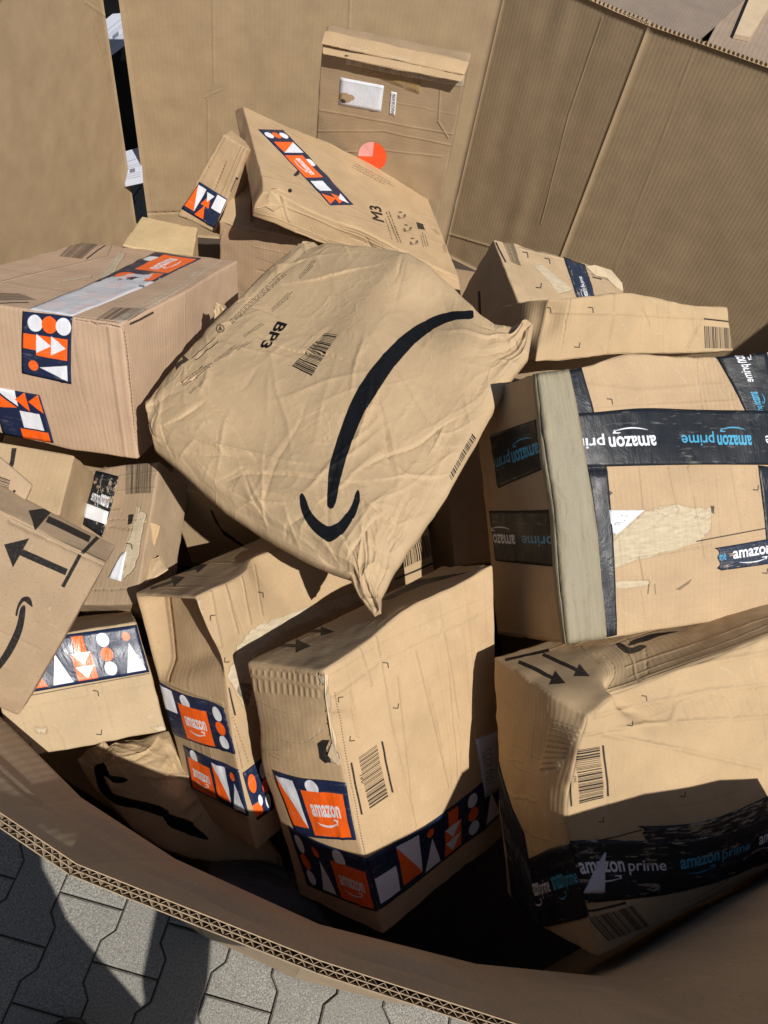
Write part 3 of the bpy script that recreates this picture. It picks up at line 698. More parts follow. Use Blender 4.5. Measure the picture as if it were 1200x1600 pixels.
# bottom of the bin, interior shade put into its near-black colour, and the creased skirt above it
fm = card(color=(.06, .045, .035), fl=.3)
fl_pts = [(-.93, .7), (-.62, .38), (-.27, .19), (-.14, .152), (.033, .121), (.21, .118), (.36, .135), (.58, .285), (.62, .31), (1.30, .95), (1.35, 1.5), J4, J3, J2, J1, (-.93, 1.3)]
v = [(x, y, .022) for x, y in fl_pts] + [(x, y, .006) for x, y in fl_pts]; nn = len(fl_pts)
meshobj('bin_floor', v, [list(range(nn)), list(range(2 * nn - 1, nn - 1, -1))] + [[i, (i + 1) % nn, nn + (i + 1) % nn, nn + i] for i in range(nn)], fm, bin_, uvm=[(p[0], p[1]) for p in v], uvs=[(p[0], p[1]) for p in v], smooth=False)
# near side: liner sheets with two rows of fluting between them
near_top = [(-.93, .62, .85), (-.60, .238, .85), (-.27, .124, .85), (-.189, .098, .852), (.033, .069, .85), (.2, .056, .858), (.43, .045, .985), (.47, .087, 1.035), (.545, .167, .993), (.613, .24, .925), (.655, .283, .865), (.68, .31, .70), (1.35, .92, .72)]
near_low = [(-.93, .70), (-.62, .38), (-.265, .192), (-.14, .152), (.033, .121), (.21, .118), (.36, .135), (.40, .16), (.47, .21), (.54, .26), (.58, .285), (.62, .31), (1.30, .95)]
def path_pt(P, k, s): a, b = np.array(P[k]), np.array(P[k + 1]); return a + (b - a) * s
def near_panel(k, seed):
    L = np.linalg.norm(np.array(near_top[k + 1][:2]) - near_top[k][:2]); n = max(6, int(L / .006)); rows = 26; V = []; U = []
    d = np.array(near_top[k + 1][:2]) - near_top[k][:2]; nr = np.array([d[1], -d[0], 0]) / L                     # outwards
    def section(s, t):                       # 0 rim .. 1 bend .. 2 floor
        T = path_pt(near_top, k, s); lw = path_pt(near_low, k, s); Lw = np.array([*lw, .645]); Bt = np.array([*lw, .01])
        return T + (Lw - T) * t if t <= 1 else Lw + (Bt - Lw) * (t - 1)
    for j in range(rows + 12):
        for i in range(n + 1):
            s = i / n; t = j / rows if j <= rows else 1 + (j - rows) / 11
            p = section(s, t); e = math.sin(min(t, 1) * math.pi) * math.sin(s * math.pi)
            V.append(p + np.array([0, -.0022, 0]) * (math.exp(-((t - .42) / .018) ** 2) - .8 * math.exp(-((t - .47) / .02) ** 2)) + np.array([0, .007, .002]) * e * float(vnoise(np.array([p[0] * 9, t * 5, seed]), 3))); U.append((s * L + seed * .3, t * .2))
    m = n + 1; q = [(j * m + i, j * m + i + 1, (j + 1) * m + i + 1, (j + 1) * m + i) for j in range(rows + 11) for i in range(n)]
    V = np.array(V); th = .0009; V2 = V + nr * th
    f = q + [tuple(x + len(V) for x in r[::-1]) for r in q] + [(i, i + 1, len(V) + i + 1, len(V) + i) for i in range(n)]
    U = np.array(U); o = meshobj('wall_panel', np.concatenate([V, V2]), f, near_mat, bin_, np.concatenate([U, U]), np.concatenate([U, U]), smooth=True)
    # middle and outer liners, fluting ribbons
    def sheet(off, w0, name, tmax):
        V = []; hh = 9 if tmax > 1 else 4
        for j in range(hh):
            for i in range(n + 1):
                s = i / n; t = tmax * j / (hh - 1); p = section(s, t) + nr * off
                if j == 0: p = p + np.array([0, 0, .0014 * float(vnoise(np.array([s * L * 60, off * 90, 1.0 + k]), 5))])
                V.append(p)
        m = n + 1; V = np.array(V); q = [(j * m + i, j * m + i + 1, (j + 1) * m + i + 1, (j + 1) * m + i) for j in range(hh - 1) for i in range(n)]
        f = q + [tuple(x + len(V) for x in r[::-1]) for r in q] + [(i, i + 1, len(V) + i + 1, len(V) + i) for i in range(n)]
        V2 = V + nr * w0; u = np.concatenate([V, V2])[:, [0, 2]]
        return meshobj(name, np.concatenate([V, V2]), f, edge_mat, bin_, u, u, smooth=False)
    sheet(.0046, .0008, 'middle_liner', .3); sheet(.0094, .0009, 'outer_liner', 2.0)
    V = []; f = []; per = .0092; cnt = max(2, int(L / per * 2)); TH = .0007
    for row in (0, 1):
        a, b = (.0011, .0045) if row == 0 else (.0055, .0092)
        for i in range(cnt + 1):
            s = i / cnt; w = a + (b - a) * ((i + row) % 2)
            dz = .0018 * float(vnoise(np.array([i * .7, row * 3.0, k]), 8)) - .0010; w = w + .0007 * float(vnoise(np.array([i * .31, row * 2.0, k + 5.0]), 9))
            top = section(s, 0) + nr * w + [0, 0, dz]; bot = section(s, .12) + nr * w; tx = np.array([d[0], d[1], 0]) / L * TH
            V += [top, bot, top + tx, bot + tx]
            if i < cnt:
                z = len(V) - 4; f += [(z, z + 4, z + 5, z + 1), (z + 2, z + 3, z + 7, z + 6), (z, z + 2, z + 6, z + 4)]
    u = np.array(V)[:, [0, 2]]
    o = meshobj('fluting', V, f, edge_mat, bin_, u, u, smooth=False); o['kind'] = 'stuff'
near_mat = card(color=(.47, .345, .22), fl=.5, period=.0095, flute='v', wear=1.0, washb=.12)
edge_mat = card(color=(.40, .30, .19), fl=0, wear=.8)
for k in range(len(near_top) - 1): near_panel(k, k + 1)
# fluted edge seen at the far left rim
def rim_edge(p0, p1, z, out, name='fluting', th=.012):
    p0, p1 = np.array(p0), np.array(p1); L = np.linalg.norm(p1 - p0); d = (p1 - p0) / L; nr = np.array([d[1], -d[0]]) * out; V = []; f = []; c = int(L / .0055)
    for i in range(c):
        s = i / c; w = .001 + .010 * (i % 2); a = p0 + d * s * L + nr * w; b_ = p0 + d * (s + 1 / c) * L + nr * (.001 + .010 * ((i + 1) % 2)); z0 = len(V)
        for p in (a, b_):
            for dz in (0, .006): V.append((*p, z + dz))
        f.append((z0, z0 + 2, z0 + 3, z0 + 1))
    u = np.array(V)[:, [0, 1]]; o = meshobj(name, V, f, edge_mat, bin_, u, u, smooth=False); o['kind'] = 'stuff'
rim_edge((-.93, .95), J0, .86, -1); rim_edge(J3, J4, .85, -1); rim_edge(J2, J3, .853, -1)

# ------------------------------------------------------------------ what stands beyond the far wall
pal = thing('gap_shade_backing', 'added black block for the dark behind the gap at the rear left bin corner', 'backing block', (-1.3, 2.75, 0))
blk = plain('gap_shade_black', (.006, .006, .007), .35, .6, 14, .4)
def boxmesh(name, c, s, mat, parent, rz=0, bev=.004):
    bm = bmesh.new(); bmesh.ops.create_cube(bm, size=1); bmesh.ops.scale(bm, vec=s, verts=bm.verts)
    bmesh.ops.bevel(bm, geom=bm.edges[:], offset=bev, segments=2, affect='EDGES'); bmesh.ops.rotate(bm, matrix=Matrix.Rotation(rz, 3, 'Z'), verts=bm.verts, cent=(0, 0, 0))
    bmesh.ops.translate(bm, vec=Vector(c) - parent_world(parent), verts=bm.verts)
    uv = bm.loops.layers.uv.new('metric')
    for f in bm.faces:
        nn = f.normal
        for l in f.loops:
            p = l.vert.co; l[uv].uv = (p.x + p.y, p.z) if abs(nn.z) < .6 else (p.x, p.y)
    me = bpy.data.meshes.new(name); bm.to_mesh(me); bm.free(); me.materials.append(mat); o = bpy.data.objects.new(name, me); SC.collection.objects.link(o); o.parent = parent; return o
boxmesh('gap_shade_block', (-1.35, 2.62, .55), (1.5, .8, 1.1), blk, pal, .26)  # block added in near-black so the gap reads dark despite the sun
lab = film('white_label_paper', flat_image((.40, .43, .50), 'gl', lambda cv: [cv.fill([[[.1, y], [.9, y], [.9, y + .012], [.1, y + .012]]], (.16, .17, .2)) for y in (.2, .26, .32, .5, .56, .7)] + [cv.fill([[[.3, .36], [.6, .36], [.6, .47], [.3, .47]]], (.12, .13, .16))]), .5, .8)
def strip_label(px, d, name, mat, parent):
    X = [P3(x, y, dd) for (x, y), dd in zip(px, d)]; n = np.cross(X[1] - X[0], X[3] - X[0]); n /= np.linalg.norm(n); Y = [x + n * .0015 for x in X]
    return meshobj(name, X + Y, [(0, 1, 2, 3), (7, 6, 5, 4), (0, 1, 5, 4), (1, 2, 6, 5), (2, 3, 7, 6), (3, 0, 4, 7)], mat, parent, uvm=[(i * .01, i * .02) for i in range(8)], uvs=[(0, 0), (1, 0), (1, 1), (0, 1)] * 2, smooth=False)
strip_label([(168, 92), (200, 68), (196, 6), (164, 32)], [2.22] * 4, 'white_label', lab, pal)
strip_label([(196, 292), (224, 286), (220, 230), (192, 238)], [2.24] * 4, 'white_label', lab, pal)
car2 = thing('second_bin', 'greyish brown closed cardboard container behind the far rim, top right', 'cardboard bin', (.9, 2.9, 0))
gm = card(color=(.25, .195, .15), fl=.6, period=.010, washb=.2)
gm2 = card(color=(.33, .25, .18), fl=1.0, period=.014, washb=.35)
boxmesh('container_wall', (1.35, 3.25, .33), (2.6, 1.9, .62), gm, car2, -.27)
def pslab(px, z, th, name, mat, parent):
    X = [Pz(x, y, zz) for (x, y), zz in zip(px, z)]; Y = [x - np.array([0, 0, th]) for x in X]; u = np.array(X + Y)[:, :2] @ np.array([[.96, -.27], [.27, .96]]).T
    return meshobj(name, X + Y, [(0, 1, 2, 3), (7, 6, 5, 4), (0, 1, 5, 4), (1, 2, 6, 5), (2, 3, 7, 6), (3, 0, 4, 7)], mat, parent, uvm=u, uvs=u, smooth=False)
pslab([(560, -10), (1068, 84), (1166, -4), (700, -160)], [.70] * 4, .006, 'flap', gm, car2)
pslab([(850, 87), (1050, 130), (1058, 84), (850, 44)], [.68] * 4, .006, 'flap', gm, car2)
pslab([(1062, 150), (1330, 190), (1330, -90), (1150, -20)], [.695] * 4, .006, 'flap', gm2, car2)
pslab([(1148, 53), (1172, 58), (1215, -10), (1178, -20)], [.708] * 4, .012, 'torn_strip', card(color=(.55, .42, .27), fl=.2, wear=1), car2)
# ------------------------------------------------------------------ cartons
PINK = (.50, .345, .225); OCH = (.465, .33, .185); TAN = (.46, .32, .18); GRY = (.42, .305, .19)
_tapes = {}
def geo(cells, **k): return film('printed_tape', geo_image(cells, **k))

def carton_striped_large():
    b = Box('parcel_carton', 'pinkish brown carton at the left, its printed tape worn white along the top', 'cardboard box', CORN['F'], color=PINK, fl=.5, seed=1, n=56, amp=.0016, washb=.06,
            ctrl=[((-.2, -1, 1), None, .004, .4), ((1, -.2, 1), (290, 455), .0, .5), ((.3, -1, -1), (110, 703), 0, .4)], bulge={'top': -.004, 'front': .004})
    t, f, r = b.f['top'], b.f['front'], b.f['right']
    t.barcode([(92, 400), (128, 404), (156, 381), (118, 376)], 3); t.line([(135, 404), (165, 383)], 2)
    t.barcode([(-5, 458), (-5, 470), (57, 468), (30, 458)], 4); t.line([(0, 474), (45, 472)], 1.5)
    t.barcode([(150, 498), (205, 500), (232, 482), (178, 480)], 5)
    t.tear([(148, 443), (166, 444), (196, 396), (186, 394)], 3, 2); t.tear([(95, 441), (142, 433), (142, 431), (96, 437)], 3, 1)
    t.crease([(0, 440), (170, 400), (176, 384)], .0018, .35); t.crease([(0, 478), (190, 503)], .0025, -.3); t.randcreases(5, 3, 'h', .12); t.scuffs(18, 2)
    r.line([(203, 507), (240, 488)], 3.2); r.crease([(196, 520), (214, 700)], .0012, -.5); r.crease([(289, 450), (292, 640)], .0012, .25); r.scuffs(10, 4); r.randcreases(5, 8, 'v', .08)
    for k in range(30): r.line([(193 + k * .62, 520 + k * 6), (197 + k * .62, 520.5 + k * 6)], 1.0, .5)
    f.crease([(170, 512), (196, 712)], .004, .3); f.randcreases(7, 5, 'v', .10); f.scuffs(26, 9); f.crease([(118, 500), (190, 512)], .001, -.5); f.crease([(140, 502), (150, 508), (165, 506), (188, 513)], .001, -.5)
    b.build()
    patch(t, [(36, 487), (243, 394), (314, 404), (113, 494)], 'packing_tape', geo(['half', 'kk', 'circ', 'half', 'amz'], white=.52, seed=4, fl=True), b.root, n=(60, 14), label='printed tape worn white over its front half')
    patch(f, [(35, 583), (112, 600), (113, 494), (36, 486)], 'packing_tape', film('printed_tape', face_tape_F()), b.root, n=(16, 20))
    patch(f, [(5, 681), (84, 692), (62, 617), (-14, 603)], 'packing_tape', film('printed_tape', face_tape_F2()), b.root, n=(16, 16))
    clear = clear_film()
    patch(t, [(175, 500), (318, 418), (345, 408), (200, 508)], 'clear_tape', clear, b.root, n=(30, 6), off=.0005)
def face_tape_F():
    cv = Canvas(180, 240, NAVY)
    for x, c in ((.27, WHT), (.56, ORG), (.84, WHT)): cv.fill([circ(x, .84, .155, .13)], c)
    cv.fill([[[.03, .42], [.03, .66], [.3, .66], [.3, .42]], ], ORG); cv.fill([[[.3, .34], [.93, .34], [.93, .66], [.3, .66]]], ORG)
    for x in (.3, .6): cv.fill([[[x, .38], [x, .68], [x + .3, .52]]], WHT)
    cv.fill([circ(.24, .17, .1, .08)], ORG); cv.fill([[[.36, .16], [.93, .03], [.93, .27]]], WHT)
    return cv.image('tapeF')
def face_tape_F2():
    cv = Canvas(200, 200, NAVY)
    cv.fill([[[0, .98], [.45, .65], [0, .6]]], ORG); cv.fill([[[.05, 1], [.5, 1], [.48, .68]]], WHT)
    for x in (.45, .72): cv.fill([[[x, .82], [x + .25, 1], [x + .25, .62]]], ORG)
    cv.fill([[[.48, .25], [.88, .25], [.88, .6], [.48, .6]]], WHT); cv.fill([[[.4, .0], [.95, .0], [.95, .22], [.4, .22]]], ORG)
    return cv.image('tapeF2')
_cf = []
def clear_film(col=(.75, .68, .55), a=.28, rough=.16):
    m, t, b = new_mat('clear_tape_film'); uv = N(t, 'ShaderNodeUVMap', uv_map='metric').outputs[0]
    n = noise(t, scalev(t, uv, (60, 14, 1)), 1, 5, .65, .5)
    b.inputs['Base Color'].default_value = (*col, 1); b.inputs['Roughness'].default_value = rough
    t.links.new(ramp(t, n, .3, .7, a * .4, a * 1.5), b.inputs['Alpha'])
    bp = N(t, 'ShaderNodeBump'); bp.inputs['Strength'].default_value = .7; bp.inputs['Distance'].default_value = .004; t.links.new(n, bp.inputs['Height']); t.links.new(bp.outputs[0], b.inputs['Normal'])
    return m

def carton_prime():
    b = Box('parcel_carton', 'dented tan carton at the right wrapped in black tape, torn patch in front', 'cardboard box', CORN['J'], color=(.46, .325, .19), fl=.7, seed=2, n=64, amp=.0022, wear=.7, washb=.05,
            ctrl=[((-.2, -1, 1), (985, 552), -.0, .35), ((-1, -1, .0), (866, 795), .0, .3), ((-1, 0, -.2), (812, 840), .012, .35), ((.2, -1, .8), None, .03, .45)], bulge={'front': .018, 'left': .004}, res=900)
    f, l, t = b.f['front'], b.f['left'], b.f['top']
    f.tear([(943, 892), (952, 850), (968, 826), (1010, 797), (1060, 788), (1112, 796), (1108, 830), (1090, 850), (1020, 868)], 2, 2.5)
    f.crease([(950, 852), (1008, 798)], .001, -.5)
    f.tear([(1015, 798), (1030, 792), (1058, 790), (1060, 800), (1040, 806)], 5, 2); f.tear([(1086, 806), (1110, 792), (1116, 792), (1114, 806), (1096, 812)], 6, 2)
    f.ink([[(1111, 790), (1117, 791), (1116, 803), (1112, 801)]], .85); f.ink([[(945, 762), (958, 770), (952, 775)]], .8)
    f.tear([(946, 911), (1015, 906), (1015, 914), (950, 922)], 8, 2.5)
    f.line([(1014, 912), (1012, 928)], 2, .7); f.line([(1023, 912), (1024, 929)], 1.6, .6); f.ink([[(1055, 921), (1082, 903), (1076, 912), (1062, 922)]], .55)
    f.line([(1088, 846), (1198, 825)], 1.8); f.marks((956, 624, -1, 1), (1184, 766, -1, -1), (1198, 896, -1, -1))
    f.crease([(1000, 732), (1006, 800)], .0016, .3); f.crease([(1046, 732), (1058, 790)], .002, .35); f.crease([(1076, 732), (1100, 850), (1102, 870)], .002, .4); f.crease([(1142, 730), (1160, 830)], .0016, .3)
    f.crease([(905, 600), (1000, 612), (1130, 600)], .003, .25); f.crease([(915, 640), (1150, 626)], .002, .2); f.randcreases(16, 4, 'v', .16); f.randcreases(9, 6, 'h', .10); f.scuffs(34, 3)
    f.crease([(1000, 870), (1006, 905)], .001, .5); f.crease([(945, 880), (1010, 870), (1110, 852)], .0014, -.35)
    l.randcreases(8, 7, 'v', .14); l.scuffs(14, 7); l.crease([(775, 985), (880, 1000)], .002, .3); t.randcreases(4, 3)
    b.build()
    T = lambda s, q, im, n=(40, 14), rg=0, of=.0006, nm='packing_tape', lb=None, cu=0: patch(s, q, nm, film('black_tape', im, .42, 1.3), b.root, off=of, n=n, ragged=rg, label=lb, curl=cu, bub=.001)
    dark = prime_image([], asp=3, base=(.012, .015, .021))
    T(f, [(918, 735), (884, 563), (908, 561), (948, 735)], dark, (20, 8)); T(f, [(945, 996), (918, 735), (948, 735), (963, 992)], dark, (20, 8))
    T(f, [(1165, 643), (1118, 545), (1198, 543), (1262, 640)], prime_image([(.5, 1.2, 'w'), (-.1, .35, 'b')], rot=True, asp=2.2), (20, 10))
    T(f, [(1206, 955), (1184, 727), (1262, 727), (1270, 950)], dark, (20, 8))
    T(f, [(876, 731), (1262, 722), (1262, 637), (866, 648)], prime_image([(.0, .39, 'w'), (.49, .835, 'b'), (.9, 1.25, 'w')], rot=True, asp=4.6), (70, 14), of=.0012)
    T(l, [(779, 763), (852, 732), (838, 655), (766, 681)], prime_image([(-.1, .97, 'b')], rot=True, asp=1.1, hgt=.5), (20, 14), .02, lb='short end of black tape on the side of the carton')
    T(l, [(775, 876), (884, 886), (868, 796), (764, 798)], prime_image([(-.55, .42, 'w'), (.5, 1.5, 'b')], rot=True, asp=1.5, hgt=.42), (24, 14), 0, cu=0)
    T(f, [(1123, 892), (1262, 872), (1262, 832), (1119, 856)], prime_image([(-.25, .12, 'b'), (.2, 1.3, 'w')], asp=3, hgt=.75, scrape=.1, base=(.02, .028, .05)), (24, 8), .05)
    # worn brown overtape along the upright edge
    m, tt, bb = new_mat('worn_brown_tape'); uv = N(tt, 'ShaderNodeUVMap', uv_map='metric').outputs[0]
    n1 = noise(tt, scalev(tt, uv, (10, 120, 1)), 1, 5, .7); c = mixc(tt, ramp(tt, n1, .3, .7), (.19, .162, .105), (.31, .27, .185)); tt.links.new(c, bb.inputs['Base Color'])
    n2 = noise(tt, scalev(tt, uv, (26, 40, 1)), 1, 5, .6, .8); tt.links.new(ramp(tt, n1, .3, .7, .42, .7), bb.inputs['Roughness']); bb.inputs['Specular IOR Level'].default_value = .25
    bp = N(tt, 'ShaderNodeBump'); bp.inputs['Strength'].default_value = .7; bp.inputs['Distance'].default_value = .003; tt.links.new(n2, bp.inputs['Height']); tt.links.new(bp.outputs[0], bb.inputs['Normal'])
    patch(f, [(886, 1007), (836, 580), (887, 564), (946, 996)], 'worn_overtape', m, b.root, off=.0026, bub=.0009, n=(60, 12), label='wrinkled grey brown tape over the upright edge')
    patch(l, [(880, 1004), (832, 584), (838, 582), (887, 1006)], 'worn_overtape', m, b.root, off=.002, bub=.0005, n=(60, 4))
    def lb(cv):
        cvtext(cv, 'CYCLE', [(.3, .7), (.65, .7), (.65, .8), (.3, .8)], (.05, .05, .06)); cvtext(cv, 'amz-7', [(.2, .35), (.7, .4), (.7, .6), (.2, .55)], (.05, .05, .06))
    patch(f, [(955, 832), (962, 836), (1006, 797), (951, 797)], 'shipping_label', film('label_paper', flat_image((.68, .69, .72), 'lab', lb)), b.root, n=(8, 8), off=.0008)

def carton_low_right():
    b = Box('parcel_carton', 'crushed tan carton low at the right, two arrows on top, caved corner', 'cardboard box', CORN['K'], color=OCH, fl=.4, seed=3, n=72, amp=.0026, wear=.5, r=.006,
            ctrl=[((-1, -1, -.1), (886, 1290), .004, .50), ((-1, -1, 1), (918, 1122), .012, .16), ((-.45, -1, .8), None, .022, .2), ((-.5, -1, 1), (968, 1080), -.004, .16), ((.35, -1, .45), None, .018, .22), ((-.2, -1, 1), (1020, 1062), -.005, .3), ((-1, 1, -.2), (782, 1262), 0, .4), ((-1, 0, -1), (850, 1452), .0, .35), ((0, -1, -.75), None, .02, .4), ((.1, 0, 1), None, .02, .3)],
            bulge={'front': .022, 'left': .006}, res=900)
    f, l, t = b.f['front'], b.f['left'], b.f['top']
    t.line([(789, 1031), (858, 1015)], 5); t.arrow((810, 1034), (884, 1068), 6, 24, 24); t.arrow((848, 1022), (922, 1058), 6, 22, 24)
    t.ink([smooth([(962, 1006), (972, 1006), (985, 1013), (1000, 1008), (1010, 1010), (1000, 1018), (982, 1022), (970, 1016)]), smooth([(982, 1010), (990, 1000), (1020, 990), (1060, 986), (1030, 994), (1008, 1002)])], n=2)
    t.crease([(790, 1050), (900, 1110)], .003, .3); t.randcreases(8, 3, 'v', .15); t.randcreases(8, 5, 'h', .15)
    f.barcode([(905, 1256), (899, 1171), (938, 1166), (943, 1247)], 7); f.line([(889, 1183), (893, 1260)], 3); f.line([(943, 1165), (950, 1244)], 3.4); f.text('SW3', [(896, 1222), (896, 1212), (900, 1212), (900, 1222)])
    f.barcode([(950, 1470), (919, 1435), (987, 1414), (1015, 1447)][1:] + [(950, 1470)], 9) if False else f.barcode([(919, 1435), (987, 1414), (1015, 1447), (950, 1470)], 9)
    f.line([(913, 1427), (977, 1410)], 4); f.line([(963, 1484), (1029, 1461)], 4.5)
    f.line([(883, 1328), (1002, 1296)], 2); f.marks((1010, 1088, -1, 1), (988, 1134, -1, -1), (943, 1285, -1, -1), (1070, 1245, -1, -1), (1122, 1371, -1, -1))
    for q in ([(905, 1150), (1010, 1130), (1200, 1120)], [(945, 1148), (1060, 1170), (1190, 1200)], [(960, 1060), (1060, 1045), (1200, 1020)], [(930, 1120), (1010, 1100), (1110, 1080), (1200, 1070)], [(1050, 1130), (1060, 1100), (1110, 1080)]): f.crease(q, .003, .45)
    for k in range(9): f.crease([(1050 + k * 16, 1082 + (k % 3) * 5), (1062 + k * 16, 1112 + (k % 2) * 8)], .003, .3)
    f.crease([(880, 1215), (876, 1260), (884, 1330)], .0011, -.7)
    for k in range(14): f.line([(876 + (k % 2) * 3, 1232 + k * 7), (878 - (k % 2) * 2, 1239 + k * 7)], 1.6, .8)
    f.randcreases(12, 4, 'v', .12); f.randcreases(10, 6, 'h', .12); f.scuffs(22, 3)
    for k in range(9): l.crease([(845 + k * 2.4, 1200 - k * 9), (872 + k * 4, 1196 - k * 7)], .0026, .5)
    l.randcreases(9, 7, 'h', .16); l.randcreases(6, 9, 'v', .14); l.scuffs(14, 7)
    b.build()
    im = prime_image([(.01, .29, 'w'), (.33, .66, 'b'), (.70, 1.03, 'w')], asp=4.4, scrape=.12, seed=5)
    patch(f, [(888, 1428), (1262, 1325), (1262, 1240), (866, 1330)], 'packing_tape', film('black_tape', im, .4, 1.4), b.root, n=(60, 14))
    patch(f, [(1005, 1318), (1200, 1272), (1200, 1245), (1000, 1290)], 'packing_tape', film('black_tape', prime_image([], scrape=.55, asp=3, seed=9), .45, 1.5), b.root, off=.0012, n=(40, 8), ragged=.03, label='scraped black tape with cardboard fibres stuck to it')
    im = prime_image([(.05, .5, 'w'), (.55, 1.0, 'b')], asp=3.2, seed=5)
    patch(l, [(846, 1452), (925, 1436), (905, 1330), (812, 1345)], 'packing_tape', film('black_tape', im, .4, 1.2), b.root, n=(24, 14))
    patch(l, [(800, 1398), (846, 1450), (818, 1300), (779, 1190)], 'packing_tape', film('black_tape', prime_image([(-.4, 1.1, (.10, .11, .12))], asp=2, base=(.022, .024, .032)), .4, 1), b.root, n=(16, 14), off=.0012)
    patch(f, [(912, 1395), (943, 1393), (944, 1330), (932, 1350)], 'torn_label', film('label_paper', flat_image((.6, .62, .70), 'tl')), b.root, n=(8, 8), off=.0016)

def carton_centre():
    b = Box('parcel_carton', 'upright tan carton in the middle foreground with a ripped upright edge', 'cardboard box', CORN['L'], color=(.485, .34, .19), fl=.25, seed=4, n=70, amp=.0022, r=.005, wear=.6,
            ctrl=[((-1, -1, .0), (545, 1232), 0, .4), ((-1, 1, 0), (412, 1205), 0, .4), ((0, -1, 1), (640, 950), 0, .35), ((-1, -1, .45), (522, 1140), 0, .2), ((0, -1, -1), (690, 1385), 0, .35)], bulge={'front': .006, 'left': .008}, res=900)
    f, l, t = b.f['front'], b.f['left'], b.f['top']
    t.line([(408, 1018), (474, 978)], 3.4); t.arrow((426, 1008), (486, 1010), 5, 22, 24); t.arrow((462, 985), (523, 987), 5, 15, 22); t.ink([[(596, 937), (650, 906), (738, 893), (660, 914), (606, 938)]], 1)
    t.randcreases(7, 5, 'h', .16)
    f.barcode([(561, 1184), (588, 1163), (606, 1244), (578, 1264)][::-1][:1] + [(561, 1184), (588, 1163), (606, 1244)], 11)
    f.line([(550, 1192), (566, 1273)], 3.2); f.line([(596, 1158), (613, 1238)], 3.2); f.text('V91', [(566, 1226), (563, 1212), (567, 1211), (570, 1225)])
    f.marks((606, 1036, -1, 1), (529, 1090, 1, 1), (622, 1107, -1, -1), (547, 1158, 1, -1))
    f.crease([(522, 1086), (600, 1028), (745, 960)], .003, .35); f.crease([(512, 1060), (600, 1005), (745, 940)], .002, -.2)
    for q in ([(586, 990), (596, 1040), (612, 1140), (650, 1290)], [(560, 1010), (580, 1070)], [(620, 1060), (640, 1240)], [(650, 1020), (700, 1230)], [(690, 970), (716, 1120)], [(545, 1080), (560, 1150)]): f.crease(q, .0022, .35)
    for k in range(60): f.line([(523 + k * .80, 1082 + k * 4.3), (524.5 + k * .80, 1084 + k * 4.3)], 1.6, .75)
    f.randcreases(12, 4, 'v', .13); f.randcreases(6, 6, 'h', .10); f.scuffs(24, 3)
    f.crease([(510, 1070), (514, 1100), (512, 1130), (522, 1160)], .0012, -.8)
    l.ink([[(495, 1162), (503, 1156), (515, 1156), (509, 1170), (512, 1182), (517, 1192), (507, 1193), (498, 1185)]], 1)  # dark inside of the ripped hole, painted flat on the face
    l.tear([(512, 1166), (522, 1160), (528, 1190), (514, 1192), (509, 1178)], 5, 1.5); l.tear([(495, 1052), (507, 1056), (508, 1072), (498, 1068)], 6, 2)
    for k in range(16): l.line([(508 + k * 1.1 + (k % 2) * 2, 1095 + k * 6), (509 + k * 1.1 - (k % 3) * 1.5, 1101 + k * 6)], 2, .85)
    l.crease([(390, 1055), (500, 1075)], .003, .3); l.crease([(400, 1044), (500, 1056)], .002, -.25)
    for k in range(12): l.crease([(395 + k * 9, 1048 + k), (397 + k * 9, 1078 + k)], .0022, .22)
    l.randcreases(10, 7, 'h', .13); l.scuffs(16, 7)
    b.build()
    patch(l, [(463, 1302), (557, 1312), (540, 1224), (428, 1202)], 'packing_tape', geo(['diag', 'amz'], seed=3), b.root, n=(30, 14))
    patch(f, [(592, 1422), (784, 1272), (778, 1200), (572, 1342)], 'packing_tape', geo(['sqf', 'diag', 'dot', 'tri', 'circ', 'dot'], scrape=.0, seed=5), b.root, n=(40, 14))
    patch(l, [(480, 1382), (592, 1425), (573, 1342), (450, 1290)], 'packing_tape', geo(['circ', 'dot', 'amz'], seed=5), b.root, n=(30, 14), off=.0007)
    patch(f, [(757, 1246), (782, 1232), (778, 1142), (742, 1155)], 'shipping_label', film('label_paper', flat_image((.6, .62, .70), 'tl3', lambda cv: cvtext(cv, '10/0 KS27', [(.2, .2), (.2, .8), (.6, .8), (.6, .2)], (.3, .32, .36)))), b.root, n=(8, 8), off=.0014)
    # ripped liner standing off the upright edge
    rip(b, [(507, 1052), (513, 1056), (514, 1082), (519, 1100), (517, 1130), (524, 1150), (526, 1178), (534, 1192), (528, 1196), (512, 1180), (519, 1160), (511, 1120), (508, 1088)], .862, .03)
def rip(b, poly, d0, dz=.02, col=(.60, .47, .30), nm='torn_liner', th=.0012):
    mt = card(color=col, fl=.1, wear=1); P = [P3(x, y, d0 + dz * (i / len(poly))) for i, (x, y) in enumerate(poly)]
    # depth follows the carton edge between its two nearest corners
    P = [surf_at(b, x, y) for x, y in poly]; nrm = (EYE - P[0]) / np.linalg.norm(EYE - P[0]); P = [p + nrm * (.0015 + .002 * random.random()) for p in P]; Q = [p - nrm * th for p in P]; n = len(P)
    V = np.array(P + Q); f = [list(range(n)), list(range(2 * n - 1, n - 1, -1))] + [[i, n + i, n + (i + 1) % n, (i + 1) % n] for i in range(n)]
    return meshobj(nm, V, f, mt, b.root, V[:, :2], V[:, [0, 2]], smooth=False)
def surf_at(b, x, y):
    best = None
    for k in ('front', 'left', 'top', 'right'):
        f = b.f[k]; uv = np.clip(f.inv([(x, y)]), 0, 1); X = f.ev(uv[:, 0], uv[:, 1], 0.0)[0]; e = np.hypot(*(proj(X) - [x, y]))
        c = (round(e / 6), depth(X))
        if best is None or c < best[0]: best = (c, X)
    d = depth(best[1]); return P3(x, y, d)

